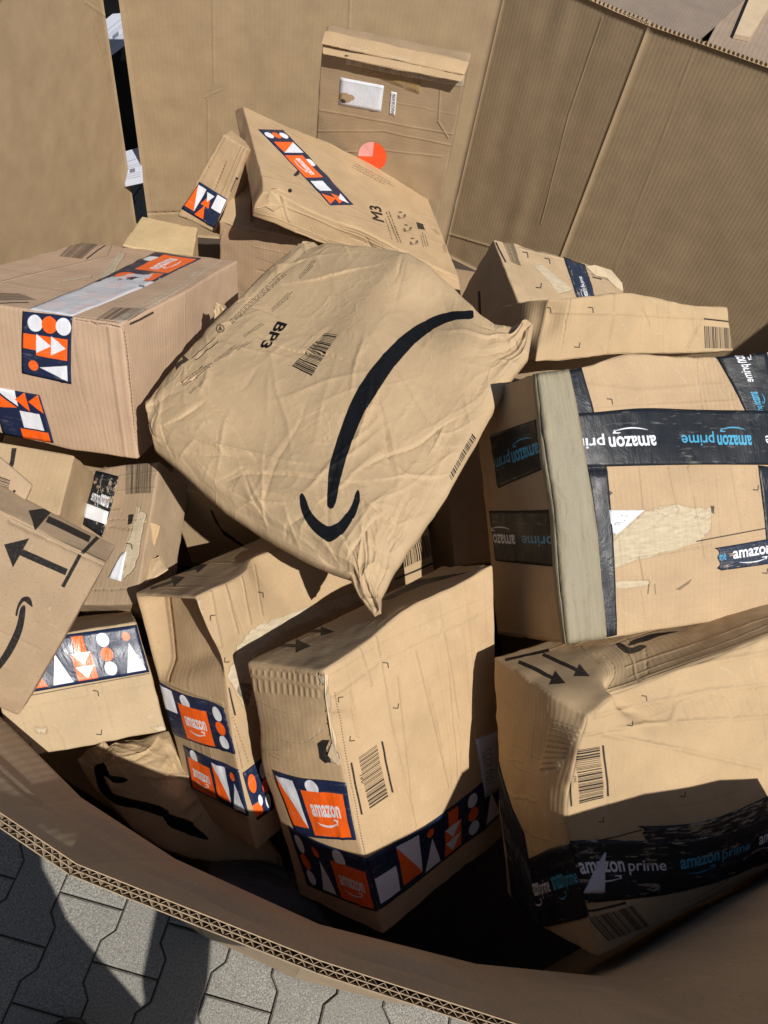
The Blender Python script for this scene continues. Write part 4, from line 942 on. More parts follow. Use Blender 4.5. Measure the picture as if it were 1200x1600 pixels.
def carton_left_mid():
    b = Box('parcel_carton', 'tan carton with a sunken end and two bands of geometric tape, left of centre', 'cardboard box', CORN['M'], color=(.44, .31, .175), fl=.25, seed=5, n=66, amp=.0022, r=.005, wear=.6,
            ctrl=[((-1, -1, .3), (350, 1040), 0, .3), ((-.3, -1, 1), (405, 868), 0, .25), ((-1, 1, .2), (246, 1068), 0, .4)], res=800, inset={'left': (.05, .99, .60, .99, .034, .05)})
    f, l, t = b.f['front'], b.f['left'], b.f['top']
    t.arrow((235, 920), (290, 902), 4, 18, 22); t.arrow((262, 900), (325, 883), 4, 16, 20); t.line([(225, 908), (266, 884)], 2.4); t.randcreases(10, 5, 'v', .2)
    f.tear([(357, 1060), (372, 1010), (392, 984), (430, 966), (500, 945), (560, 925), (588, 912), (590, 930), (520, 958), (440, 990), (400, 1022), (402, 1100), (385, 1108)], 4, 2.5)
    f.marks((411, 926, -1, 1), (329, 962, 1, 1), (351, 1035, 1, -1)); f.barcode([(388, 1106), (396, 1070), (374, 1066), (370, 1080)], 6); f.barcode([(618, 893), (676, 867), (668, 836), (616, 852)], 3); f.line([(618, 905), (682, 878)], 3); f.tear([(500, 948), (512, 938), (522, 936), (516, 946)], 3, 1); f.line([(358, 1075), (368, 1118)], 3)
    for q in ([(330, 925), (345, 1010)], [(352, 912), (372, 990)], [(378, 898), (392, 975)], [(398, 885), (410, 960)]): f.crease(q, .0022, .4)
    f.tear([(305, 938), (313, 936), (318, 965), (326, 990), (320, 1004), (334, 1030), (348, 1052), (352, 1072), (338, 1048)], 5, 2.5)
    f.randcreases(12, 4, 'v', .15); f.scuffs(18, 3); f.crease([(318, 990), (345, 1070), (366, 1140), (380, 1200)], .001, -.5)
    for k in range(40): f.line([(318 + k * 1.75, 985 + k * 5.2), (320 + k * 1.75, 987 + k * 5.2)], 1.4, .7)
    # recessed flap drawn by real depth: the end is pushed in below its upper edge
    l.crease([(232, 938), (262, 1064)], .003, -.6); l.crease([(226, 936), (300, 945)], .002, -.5); l.crease([(246, 1062), (348, 1100)], .002, .4); l.randcreases(4, 7, 'v', .1); l.scuffs(12, 7); l.crease([(300, 1232), (395, 1282)], .003, .4)
    b.build()
    patch(l, [(260, 1142), (370, 1180), (350, 1106), (244, 1064)], 'packing_tape', geo(['sq', 'amz', 'circ'], seed=3), b.root, n=(30, 14), ragged=.01)
    patch(l, [(300, 1230), (400, 1282), (378, 1206), (287, 1164)], 'packing_tape', geo(['amz', 'diag', 'dot'], seed=6), b.root, n=(30, 14))
    patch(f, [(401, 1281), (428, 1262), (414, 1180), (379, 1208)], 'packing_tape', geo(['half', 'circ'], seed=8), b.root, n=(12, 14))

def carton_arrows():
    b = Box('parcel_carton', 'brown carton tilted at the left edge showing two big black arrows', 'cardboard box', CORN['P'], color=(.40, .285, .175), fl=.15, seed=6, n=50, amp=.0018, r=.004, wear=1.0, res=800)
    f, t = b.f['front'], b.f['top']
    f.ink([[(6, 851), (46, 841), (20, 887)], [(36, 858), (106, 889), (102, 899), (31, 868)]]); f.line([(98, 917), (125, 867)], 6)
    f.ink([smooth([(-12, 1048), (8, 1016), (25, 980), (32, 950), (40, 949), (35, 985), (18, 1022), (-6, 1052)]), smooth([(24, 960), (28, 944), (36, 933), (47, 934), (51, 948), (44, 944), (37, 940), (30, 950), (27, 962)])], n=2)
    f.crease([(17, 815), (162, 882)], .003, .5); f.scuffs(30, 3, .35); f.randcreases(4, 3, 'h', .1)
    t.ink([[(45, 797), (87, 792), (55, 829)], [(76, 806), (142, 838), (138, 848), (71, 816)]]); t.line([(125, 868), (156, 836)], 6); t.crease([(20, 812), (165, 878)], .002, .3); t.scuffs(12, 5, .35)
    f.barcode([(-10, 790), (-10, 770), (18, 770), (14, 790)], 3)
    b.build()
    c = slab([(-30, 830), (18, 818), (50, 757), (-30, 690)], [.86, .86, .87, .87], .006)
    e = Box('flap', None, None, c, color=(.42, .30, .185), fl=.15, seed=16, n=16, amp=.0015, r=.002, wear=1, parent=b.root, part='flap'); e.f['front'].barcode([(-12, 800), (-12, 740), (16, 750), (8, 800)], 4); e.f['front'].line([(0, 800), (24, 766)], 4); e.build()

def simple(key, label, color=OCH, prints=None, tapes=None, name='parcel_carton', **k):
    kk = dict(seed=20 + len(key) + ord(key[0]), n=34, amp=.0018, r=.004); kk.update(k)
    b = Box(name, label, 'cardboard box', CORN[key] if isinstance(key, str) and key in CORN else key, color=color, **kk)
    if prints: prints(b)
    b.build()
    if tapes: tapes(b)
    return b
def others():
    def pa(b):
        f, t = b.f['front'], b.f['top']
        for q in ([(500, 172), (600, 190), (718, 212)], [(495, 205), (600, 205), (708, 228)], [(490, 240), (600, 235), (690, 245)], [(505, 82), (600, 105), (725, 128)], [(502, 70), (610, 96), (727, 118)]): f.crease(q, .002, .22)
        f.crease([(690, 110), (685, 190), (700, 215)], .002, .35); f.crease([(560, 90), (720, 132)], .002, -.4); f.randcreases(3, 4, 'h', .1); f.scuffs(20, 4, .4)
        f.line([(504, 66), (600, 88), (727, 112)], 2.6, .75); f.line([(505, 79), (610, 104), (727, 121)], 1.5, .5)
    def ta(b):
        f = b.f['front']
        def lab_(cv):
            r = random.Random(3)
            for k in range(60): x, y = r.uniform(.1, .9), r.uniform(.1, .8); cv.fill([circ(x, y, .004, .01)], (.35, .36, .38))
            cv.fill([[[.03, .88], [.97, .88], [.97, .9], [.03, .9]]], (.4, .4, .42)); cv.fill([circ(.14, .30, .16, .20, 9), ], (.38, .27, .16)); cv.fill([circ(.1, .16, .07, .08, 7)], (.05, .04, .03)); cv.fill([circ(.27, .35, .1, .12, 7)], (.38, .27, .16))
        patch(f, [(529, 163), (595, 175), (600, 134), (532, 121)], 'shipping_label', film('label_paper', flat_image((.62, .64, .68), 'la', lab_)), b.root, n=(10, 8), label='white label with a torn corner')
        patch(f, [(608, 179), (617, 181), (620, 145), (611, 143)], 'origin_label', film('label_paper', flat_image((.70, .71, .72), 'lm', lambda cv: cvtext(cv, 'MADE IN CHINA', [(.3, .95), (.3, .05), (.85, .05), (.85, .95)], (.03, .03, .04)), 64, 256)), b.root, n=(6, 10))
        cl = clear_film((.42, .27, .10), .45, .22)
        patch(f, [(549, 104), (655, 146), (658, 97), (556, 74)], 'clear_tape', cl, b.root, n=(20, 8), off=.0008); patch(f, [(540, 100), (728, 136), (729, 112), (545, 72)], 'clear_tape', clear_film((.8, .74, .62), .30, .08), b.root, n=(40, 8), off=.0018)
        u, v = f.inv([(582, 244)])[0]; rr = .0335
        th = np.linspace(0, 2 * math.pi, 37)[:-1]; ring = np.stack([u + rr * np.cos(th) / f.W, v + rr * np.sin(th) / f.Hm], -1)
        V = f.ev(np.append(ring[:, 0], u), np.append(ring[:, 1], v), .0009); F_ = [(i, (i + 1) % 36, 36) for i in range(36)]
        m1 = plain('fluorescent_red_paper', (.85, .09, .02), .4, .05, 30, .05); m2 = plain('pink_paper', (.80, .36, .34), .4, .05, 30, .05)
        me = meshobj('round_sticker', V, F_, [m1, m2], b.root, midx=[1 if 9 <= i < 19 else 0 for i in range(36)], smooth=False)
        me['label'] = 'round orange red sticker with a pink quarter'
        # folded closing flaps on the upper edge
        e = Box('flap', None, None, slab([(502, 68), (727, 117), (734, 96), (508, 47)], [1.619, 1.619, 1.625, 1.625], .003), color=TAN, seed=31, n=24, amp=.003, r=.0015, parent=b.root, part='flap'); e.build()
        e = Box('flap', None, None, slab([(504, 84), (722, 128), (727, 117), (504, 72)], [1.6175, 1.6175, 1.619, 1.619], .003), color=TAN, seed=33, n=24, amp=.003, r=.0015, parent=b.root, part='flap'); e.build()
    simple('A', 'tall brown carton on the far wall with MADE IN CHINA label and red sticker', (.36, .255, .15), pa, ta, n=44, res=800, flute='h', fl=.2, amp=.0028, bulge={'front': .008})
    def pb(b):
        t, f, l = b.f['top'], b.f['front'], b.f['left']
        t.text('M3', [(600, 348), (594, 323), (576, 320), (582, 342)], .03)
        t.micro([(629, 380), (604, 316), (596, 318), (620, 378)], 2, 3); t.micro([(614, 374), (600, 330), (598, 332), (611, 374)], 1, 8)
        t.micro([(548, 262), (622, 300), (628, 292), (556, 254)], 3, 4, .5, .5)
        for (x, y) in ((627, 336), (636, 356), (646, 377)):
            for a in range(3):
                c, s_ = math.cos(a * 2.09 + .4), math.sin(a * 2.09 + .4); t.ink([[(x + 8 * c, y + 6 * s_), (x + 4 * c - 3 * s_, y + 3 * s_ + 3 * c), (x + 3 * c + 2 * s_, y + 3 * s_ - 2 * c), (x + 6 * c + 5 * s_, y + 5 * s_ - 4 * c)]], .75, 0, 2)
            t.line([(x - 6, y + 6), (x + 7, y + 4)], 1.2, .6)
        t.ink([[(650, 347), (661, 350), (664, 360), (653, 358)]], .95); t.micro([(660, 386), (654, 360), (664, 361), (671, 384)], 3, 4, .5, .8)
        t.micro([(682, 366), (671, 355), (681, 357), (688, 367)], 4, 4, .8, .5); t.micro([(694, 394), (688, 380), (696, 378), (698, 394)], 3, 4, .8, .6)
        t.ink([[(458, 274), (464, 267), (466, 264), (468, 272), (462, 276)], circ(453, 298, 3.5, n=8)], 1, 0, 1)
        t.crease([(385, 270), (470, 290), (520, 330), (690, 380)], .002, .2); t.crease([(400, 180), (520, 245), (640, 330), (690, 345)], .002, .15); t.randcreases(5, 3, 'h', .12); t.scuffs(16, 3)
        f.crease([(440, 300), (447, 330), (452, 345)], .002, .5); f.crease([(420, 312), (500, 345), (700, 430)], .0015, .3); f.randcreases(12, 4, 'v', .2); f.randcreases(5, 4, 'h', .2); f.scuffs(10, 3)
    def tb(b):
        t = b.f['top']; patch(t, [(403, 202), (516, 321), (552, 320), (442, 203)], 'packing_tape', geo(['circ', 'diag', 'amz', 'sqf', 'kk'], seed=3, fl=False), b.root, n=(40, 12))
        rip(b, [(399, 312), (408, 302), (422, 298), (436, 304), (440, 322), (428, 330), (414, 322), (402, 326)], 1.4, col=(.52, .38, .22), nm='crushed_corner')
    simple('B', 'large flat tan carton marked M3 lying tilted over the pile', (.47, .325, .18), pb, tb, n=60, res=1000, amp=.002, fl=.3, ctrl=[((-1, -1, 0), (398, 322), -.01, .12), ((0, -1, -1), (560, 398), 0, .3), ((-.8, -1, 1), (424, 296), 0, .1), ((0, 1, 1), (512, 222), 0, .3)])
    def pc(b): f = b.f['front']; f.barcode([(284, 348), (333, 372), (336, 362), (287, 338)], 3); f.scuffs(14, 3, .8); f.randcreases(5, 4, 'v', .3); r = b.f['right']; r.barcode([(340, 300), (362, 300), (370, 280), (350, 276)], 4); r.line([(358, 272), (372, 280)], 3)
    def tc_(b): patch(b.f['front'], [(284, 326), (335, 357), (357, 312), (312, 284)], 'packing_tape', geo(['diag', 'kk', 'sq'], seed=3), b.root, n=(20, 12))
    simple('C', 'small frayed carton on edge with geometric tape, left of the flat M3 carton', TAN, pc, tc_, amp=.003)
    def pd(b): f = b.f['front']; f.crease([(330, 420), (350, 360)], .002, .3); f.randcreases(5, 4, 'h', .12); f.line([(392, 446), (404, 450)], 1.4, .6); f.line([(400, 402), (430, 412)], 1.0, .4)
    def td(b):
        e = Box('flap', None, None, slab([(344, 344), (392, 362), (392, 250), (379, 262)], [1.55, 1.55, 1.64, 1.64], .004), color=TAN, seed=37, n=24, amp=.002, r=.0015, parent=b.root, part='flap'); e.build()
        e = Box('flap', None, None, slab([(370, 354), (480, 376), (480, 290), (392, 262)], [1.55, 1.55, 1.72, 1.72], .004), color=TAN, seed=38, n=24, amp=.002, r=.0015, parent=b.root, part='flap'); e.build()
    simple('D', 'open brown carton with a raised flap wedged under the flat M3 carton', (.42, .285, .17), pd, td)
    def te(b): patch(b.f['front'], [(196, 396), (300, 425), (300, 412), (191, 385)], 'packing_tape', geo(['half', 'kk', 'circ', 'half', 'sq'], seed=3), b.root, n=(20, 6))
    simple('Eb', 'small pale tan carton behind the pinkish one, in the rear left corner', (.52, .38, .2), None, te)
    def ph(b):
        t = b.f['top']; t.barcode([(785, 376), (802, 380), (815, 416), (799, 410)], 3) ; t.line([(775, 378), (790, 410)], 3); t.marks((824, 395, -1, 1), (858, 405, -1, 1), (845, 450, -1, -1)); t.crease([(812, 388), (900, 408), (955, 432)], .002, .5); t.crease([(917, 425), (960, 440)], .003, -.6)
        t.tear([(835, 414), (846, 413), (895, 452), (872, 458)], 3, 1); t.randcreases(10, 4, 'v', .25); t.scuffs(16, 3); t.line([(928, 424), (948, 430)], 2.5); t.line([(925, 433), (940, 437)], 2); b.f['left'].ink([[(747, 455), (751, 455), (753, 500), (749, 500)]])
    def th_(b): patch(b.f['top'], [(903, 470), (880, 402), (914, 414), (930, 470)], 'packing_tape', film('black_tape', prime_image([(.0, .6, 'w')], asp=2, scrape=.08, base=(.02, .028, .05))), b.root, n=(16, 10)); rip(b, [(915, 416), (930, 414), (955, 422), (972, 442), (974, 455), (962, 448), (948, 434), (930, 430)], 1.5)
    simple('H', 'battered tan carton with torn end and dark tape by the far right wall', (.45, .325, .19), ph, th_, amp=.003, n=44)
    def pi(b):
        f = b.f['front']; f.barcode([(1101, 544), (1147, 545), (1146, 513), (1100, 509)], 9); f.line([(1100, 498), (1143, 503)], 2.4); f.marks((926, 481, -1, 1), (905, 543, -1, -1), (860, 481, -1, 1)); f.crease([(862, 488), (960, 490), (1140, 500)], .002, .35)
        f.crease([(960, 462), (958, 500), (950, 560)], .002, .4); f.crease([(1038, 465), (1038, 550)], .002, .2); f.crease([(1098, 500), (1085, 520), (1072, 548)], .003, -.4); f.randcreases(16, 4, 'v', .2); f.scuffs(22, 3)
    simple('I', 'long low tan carton with a barcode at its right end, above the black taped one', OCH, pi, None, amp=.0028, n=56, res=800, ctrl=[((-1, -1, .4), (850, 500), .03, .18), ((-.1, -1, 1), (985, 457), 0, .4)])
    def pq(b): b.f['front'].ink([[(18, 700), (26, 700), (22, 725), (16, 740), (10, 738), (16, 720)]]); b.f['front'].scuffs(10, 3)
    simple('Q', 'tan carton lying directly under the pinkish carton at the left edge', (.42, .30, .17), pq)
    def pr(b):
        f = b.f['front']; f.tear([(215, 790), (226, 805), (212, 880), (190, 905), (196, 850)], 3, 3); f.ink([[(200, 804), (209, 803), (206, 818), (199, 820)]], 1); f.marks((205, 850, -1, 1)); f.randcreases(8, 4, 'h', .3); f.scuffs(16, 3)
        f.barcode([(196, 772), (236, 770), (238, 712), (198, 716)], 5)
    def tr_(b):
        f = b.f['front']; patch(f, [(160, 840), (150, 725), (196, 730), (186, 842)][:1] + [(130, 820), (150, 735), (186, 745)][::1], 'packing_tape', film('black_tape', prime_image([(.1, .9, 'w')], asp=2, scrape=.38, seed=3)), b.root, n=(16, 10))
        patch(f, [(130, 808), (166, 820), (170, 800), (134, 786)], 'torn_label', film('label_paper', flat_image((.7, .72, .76), 'tl2')), b.root, n=(6, 6), off=.0016)
        patch(f, [(170, 903), (188, 908), (197, 862), (190, 866)], 'torn_label', film('label_paper', flat_image((.7, .72, .76), 'tl4')), b.root, n=(6, 6), off=.0016)
        e = Box('flap', None, None, slab([(190, 902), (226, 900), (250, 822), (226, 814)], [1.16, 1.155, 1.14, 1.14], .004), color=(.54, .38, .2), seed=41, n=16, amp=.002, r=.0015, parent=b.root, part='flap'); e.build()
    simple('R', 'torn carton with scraped black tape and ripped white labels behind the arrow carton', (.38, .275, .17), pr, tr_, amp=.003)
    def po(b):
        f = b.f['front']; f.marks((153, 1080, -1, 1), (158, 1148, -1, -1), (47, 1168, -1, -1)); f.line([(40, 1088), (234, 1052)], 1.6, .8); f.tear([(238, 1136), (258, 1135), (262, 1144), (246, 1148)], 3, 2); f.randcreases(9, 4, 'v', .14); f.scuffs(26, 3); f.crease([(28, 1110), (240, 1070)], .002, .2)
        f.tear([(55, 1137), (74, 1138), (70, 1146), (56, 1144)], 4, 2)
    def to(b): patch(b.f['front'], [(0, 1090), (233, 1050), (213, 976), (-26, 1010)], 'packing_tape', geo(['sqf', 'kk', 'dot', 'tri', 'circ', 'dot'], seed=7), b.root, n=(50, 12))
    simple('O', 'tan carton at the lower left, band of geometric tape above a plain panel', (.45, .335, .20), po, to, n=48, res=800)
    def ps(b): f = b.f['front']; f.ink([[(328, 795), (332, 797), (345, 825), (382, 852), (384, 858), (350, 836), (336, 815)]]); f.scuffs(6, 4)
    simple('S', 'shaded carton with a thin black arc deep in the hollow below the paper mailer', (.42, .3, .17), ps)
    simple('U', 'dark shaded carton standing on end between the paper mailer and the black taped carton', (.42, .3, .17))
    # lower layer that carries the pile, glimpsed in the gaps
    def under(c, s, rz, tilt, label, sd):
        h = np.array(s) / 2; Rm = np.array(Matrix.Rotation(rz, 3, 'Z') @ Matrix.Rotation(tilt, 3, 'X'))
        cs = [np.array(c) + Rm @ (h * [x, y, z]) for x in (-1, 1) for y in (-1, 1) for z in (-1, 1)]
        b = Box('parcel_carton', label, 'cardboard box', cs, color=(.30, .21, .125), seed=sd, n=14); b.build()  # darker board colour deepens the shade under the pile
    G_ = 'bottom layer cartons in the dark under the pile'
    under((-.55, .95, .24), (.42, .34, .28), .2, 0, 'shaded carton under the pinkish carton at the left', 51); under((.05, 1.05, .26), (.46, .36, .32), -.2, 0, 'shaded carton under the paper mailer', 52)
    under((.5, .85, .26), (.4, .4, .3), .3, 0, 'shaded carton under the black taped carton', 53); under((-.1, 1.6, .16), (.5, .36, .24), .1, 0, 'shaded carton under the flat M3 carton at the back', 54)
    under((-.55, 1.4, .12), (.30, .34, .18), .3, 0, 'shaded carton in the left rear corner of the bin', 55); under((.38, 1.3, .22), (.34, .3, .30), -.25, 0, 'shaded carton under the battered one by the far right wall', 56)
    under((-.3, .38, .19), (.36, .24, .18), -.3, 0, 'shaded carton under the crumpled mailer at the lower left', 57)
carton_striped_large(); carton_prime(); carton_low_right(); carton_centre(); carton_left_mid(); carton_arrows(); others()
# ------------------------------------------------------------------ paper mailers
class Pillow(Surf):
    """stuffed paper bag: outline of four polylines seen in the picture, own thickness"""
    def __init__(s, bot, right, top, left, dep, thick, W, Hm, seed=1, bumps=(), crum=1.0, und=.6, pw=.55, nf=40, rays=()):
        super().__init__(); s.e = [np.array(x, float) for x in (bot, right, top, left)]; s.dep = dep; s.th = thick; s.W, s.Hm = W, Hm; s.seed = seed; s.bumps = bumps; s.crum = crum; s.und = und; s.pw = pw; s.nf = nf; s.rays = rays
        c = [P3(*bot[0], dep[0]), P3(*bot[-1], dep[1]), P3(*top[-1], dep[2]), P3(*top[0], dep[3])]
        n = np.cross(c[2] - c[0], c[3] - c[1]); n /= np.linalg.norm(n); s.n = n if n @ (EYE - c[0]) > 0 else -n
    def ed(s, k, t):
        p = s.e[k]; L = np.concatenate([[0], np.cumsum(np.hypot(*(p[1:] - p[:-1]).T))]); L /= L[-1]; t = np.clip(t, -.4, 1.4)
        return np.stack([np.interp(t, L, p[:, 0]), np.interp(t, L, p[:, 1])], -1)
    def pix(s, u, v):
        b, r, t, l = s.ed(0, u), s.ed(1, v), s.ed(2, u), s.ed(3, v); U, V = u[..., None], v[..., None]
        c = s.e[0][0] * (1 - U) * (1 - V) + s.e[0][-1] * U * (1 - V) + s.e[2][-1] * U * V + s.e[2][0] * (1 - U) * V
        x = b * (1 - V) + t * V + l * (1 - U) + r * U - c
        ou = u - np.clip(u, 0, 1); ov = v - np.clip(v, 0, 1)
        return x + ou[..., None] * 300 * np.array([1, 0]) * 0 + 0 * ov[..., None]
    def ev(s, u, v, off, detail=True, side=1):
        u0, v0 = np.asarray(u, float), np.asarray(v, float); u, v = np.clip(u0, 0, 1), np.clip(v0, 0, 1)
        q = s.pix(u, v); d = s.dep[0] * (1 - u) * (1 - v) + s.dep[1] * u * (1 - v) + s.dep[2] * u * v + s.dep[3] * (1 - u) * v
        X = P3(q[..., 0], q[..., 1], d)
        if np.any(u0 != u) or np.any(v0 != v): X = X + (u0 - u)[..., None] * .5 * B[:, 0] - (v0 - v)[..., None] * .5 * B[:, 1]
        w = (np.clip(4 * u * (1 - u), 0, 1) * np.clip(4 * v * (1 - v), 0, 1)) ** s.pw; h = s.th * w * (.5 if side > 0 else -.5)
        for (a, b, r, m) in s.bumps: h = h + m * np.exp(-(((u - a) * s.W) ** 2 + ((v - b) * s.Hm) ** 2) / r ** 2) * (1 if side > 0 else .3)
        if detail:
            p = np.stack([u * s.W, v * s.Hm, u * 0 + s.seed * .7], -1); e = np.clip(np.minimum(np.minimum(u, 1 - u) * s.W, np.minimum(v, 1 - v) * s.Hm) / .04, 0, 1)
            wp = p + .02 * np.stack([vnoise(p * 9, 3), vnoise(p * 9, 4), u * 0], -1)
            k1 = 1 - np.abs(vnoise(wp * [12, 12, 1], s.seed)) ; k2 = 1 - np.abs(vnoise(wp * [30, 30, 1], s.seed + 1)); k3 = 1 - np.abs(vnoise(wp * [70, 70, 1], s.seed + 2)); k4 = 1 - np.abs(vnoise(wp * [150, 150, 1], s.seed + 6))
            am = s.crum * (.55 + .9 * np.clip(vnoise(p * [5, 5, 1], s.seed + 7) + .1, 0, 1) + .9 * (1 - e))
            h = h + am * (.0011 * k1 ** 8 + .0010 * k2 ** 9 + .0005 * k3 ** 7) * (.25 + .75 * e) + s.und * .004 * vnoise(p * [7, 7, 1], s.seed + 9) * e
            for (cu, cv_, a0, a1, cnt, am_) in s.rays:
                rq = random.Random(int(cu * 10 + cv_ * 100) + s.seed)
                for _ in range(cnt):
                    th = math.radians(rq.uniform(a0, a1)); ca, sa = math.cos(th), math.sin(th); X_ = (u - cu) * s.W; Y_ = (v - cv_) * s.Hm; al = X_ * ca + Y_ * sa; ac = -X_ * sa + Y_ * ca + .002 * np.sin(al * 120)
                    Lf = rq.uniform(.05, .13); h = h + rq.choice([1, -1, 1]) * am_ * rq.uniform(.4, 1) * np.exp(-np.abs(ac) / rq.uniform(.002, .005)) * np.exp(-(al / Lf) ** 2) * (al > 0) * np.clip(al / .012, 0, 1)
                dd = ((u - cu) * s.W) ** 2 + ((v - cv_) * s.Hm) ** 2; h = h + np.exp(-dd / .0025) * am_ * 1.6 * (k2 ** 3 + .5 * k3 ** 3 - .5)
            rr = random.Random(s.seed + 5)
            for _ in range(s.nf):
                a = rr.random(); bq = rr.random()
                if rr.random() < .55: bq = bq ** 2 * .5
                if rr.random() < .3: a = 1 - (1 - a) ** 2 * .4
                x0, y0 = a * s.W, bq * s.Hm; th = rr.uniform(0, math.pi); Lf = rr.uniform(.02, .11) if rr.random() < .5 else rr.uniform(.012, .04); ca, sa = math.cos(th), math.sin(th)
                X_ = u * s.W - x0; Y_ = v * s.Hm - y0; al = X_ * ca + Y_ * sa; ac = -X_ * sa + Y_ * ca + .0018 * np.sin(al * 60 + a * 9)
                w = rr.uniform(.0014, .0038); g_ = np.exp(-(al / Lf) ** 4) * np.exp(-np.abs(ac) / w)
                one = np.exp(-(al / Lf) ** 2) * np.exp(-np.clip(ac, 0, None) / .022) * (ac > 0) if rr.random() < .4 else 0
                h = h + s.crum * e * (rr.uniform(.0006, .0026) * rr.choice([1, 1, -1]) * g_ + .0030 * one)
            h = h + (1 - e) * s.crum * .003 * vnoise(p * [45, 45, 1], s.seed + 11)
        return X + s.n * (h + (off if side > 0 else -off))[..., None]
    def build(s, root, name='paper_bag', n=200, mat=None, m=None):
        m = m or n; g = .5 - .5 * np.cos(np.linspace(0, math.pi, n)); g = .5 * g + .5 * np.linspace(0, 1, n); k = .5 - .5 * np.cos(np.linspace(0, math.pi, m)); k = .5 * k + .5 * np.linspace(0, 1, m)
        U, V = np.meshgrid(g, k); u, v = U.ravel(), V.ravel(); A = s.ev(u, v, 0.0005); C = s.ev(u, v, .0005, True, -1)
        i = np.arange(n * m).reshape(m, n); q = np.stack([i[:-1, :-1], i[:-1, 1:], i[1:, 1:], i[1:, :-1]], -1).reshape(-1, 4)
        e = np.concatenate([i[0], i[1:, -1], i[-1, -2::-1], i[-2:0:-1, 0]]); f = q.tolist() + (q[:, ::-1] + n * m).tolist() + [[a, a + n * m, b + n * m, b] for a, b in zip(e, np.roll(e, -1))]
        uv = np.stack([u, v], -1); M = uv * [s.W, s.Hm]
        return meshobj(name, np.concatenate([A, C]), f, mat, root, np.concatenate([uv, uv + [0, 2]]), np.concatenate([M, M + 3]))
def paper(color, image=None, wr=1.0):
    m, t, b = new_mat('kraft_paper'); uv = N(t, 'ShaderNodeUVMap', uv_map='metric').outputs[0]
    n1 = noise(t, uv, 9, 4, .6); n2 = noise(t, scalev(t, uv, (700, 300, 1)), 1, 2, .6); n3 = noise(t, uv, 38, 6, .62, 1.2)
    c = mixc(t, ramp(t, n1, .3, .7), tuple(x * .9 for x in color), tuple(min(1, x * 1.08) for x in color)); c = mixc(t, ramp(t, n2, .35, .7, 0, .2), c, tuple(x * .7 for x in color))
    vo = N(t, 'ShaderNodeTexVoronoi'); vo.feature = 'DISTANCE_TO_EDGE'; vo.inputs['Scale'].default_value = 34
    ad = N(t, 'ShaderNodeVectorMath'); ad.operation = 'ADD'; sc_ = N(t, 'ShaderNodeTexNoise'); sc_.inputs['Scale'].default_value = 30; sc_.inputs['Detail'].default_value = 3; t.links.new(uv, sc_.inputs['Vector'])
    sm = N(t, 'ShaderNodeVectorMath'); sm.operation = 'SCALE'; sm.inputs['Scale'].default_value = .035; t.links.new(sc_.outputs['Color'], sm.inputs[0]); t.links.new(uv, ad.inputs[0]); t.links.new(sm.outputs[0], ad.inputs[1]); t.links.new(ad.outputs[0], vo.inputs['Vector'])
    cr = ramp(t, vo.outputs[0], 0, .10, 1, 0); cr = mth(t, 'MULTIPLY', cr, ramp(t, n1, .42, .66))
    c = mixc(t, mth(t, 'MULTIPLY', cr, .10), c, tuple(min(1, x * 1.4) for x in color))
    if image is not None:
        ti = N(t, 'ShaderNodeTexImage'); ti.image = image; ti.interpolation = 'Cubic'; ti.extension = 'CLIP'; t.links.new(N(t, 'ShaderNodeUVMap', uv_map='UVMap').outputs[0], ti.inputs[0])
        sp = N(t, 'ShaderNodeSeparateColor'); t.links.new(ti.outputs[0], sp.inputs[0]); c = mixc(t, sp.outputs[0], c, (.006, .0065, .008)); t.links.new(ramp(t, sp.outputs[0], 0, 1, .3, .12), b.inputs['Specular IOR Level'])
    h = mth(t, 'ADD', mth(t, 'MULTIPLY', n3, .55), mth(t, 'MULTIPLY', cr, .25)); h = mth(t, 'ADD', h, mth(t, 'MULTIPLY', noise(t, uv, 240, 3), .12))
    bp = N(t, 'ShaderNodeBump'); bp.inputs['Strength'].default_value = .6 * wr; bp.inputs['Distance'].default_value = .003; t.links.new(h, bp.inputs['Height']); t.links.new(bp.outputs[0], b.inputs['Normal'])
    t.links.new(c, b.inputs['Base Color']); b.inputs['Roughness'].default_value = .62
    return m
KP = (.435, .312, .182)
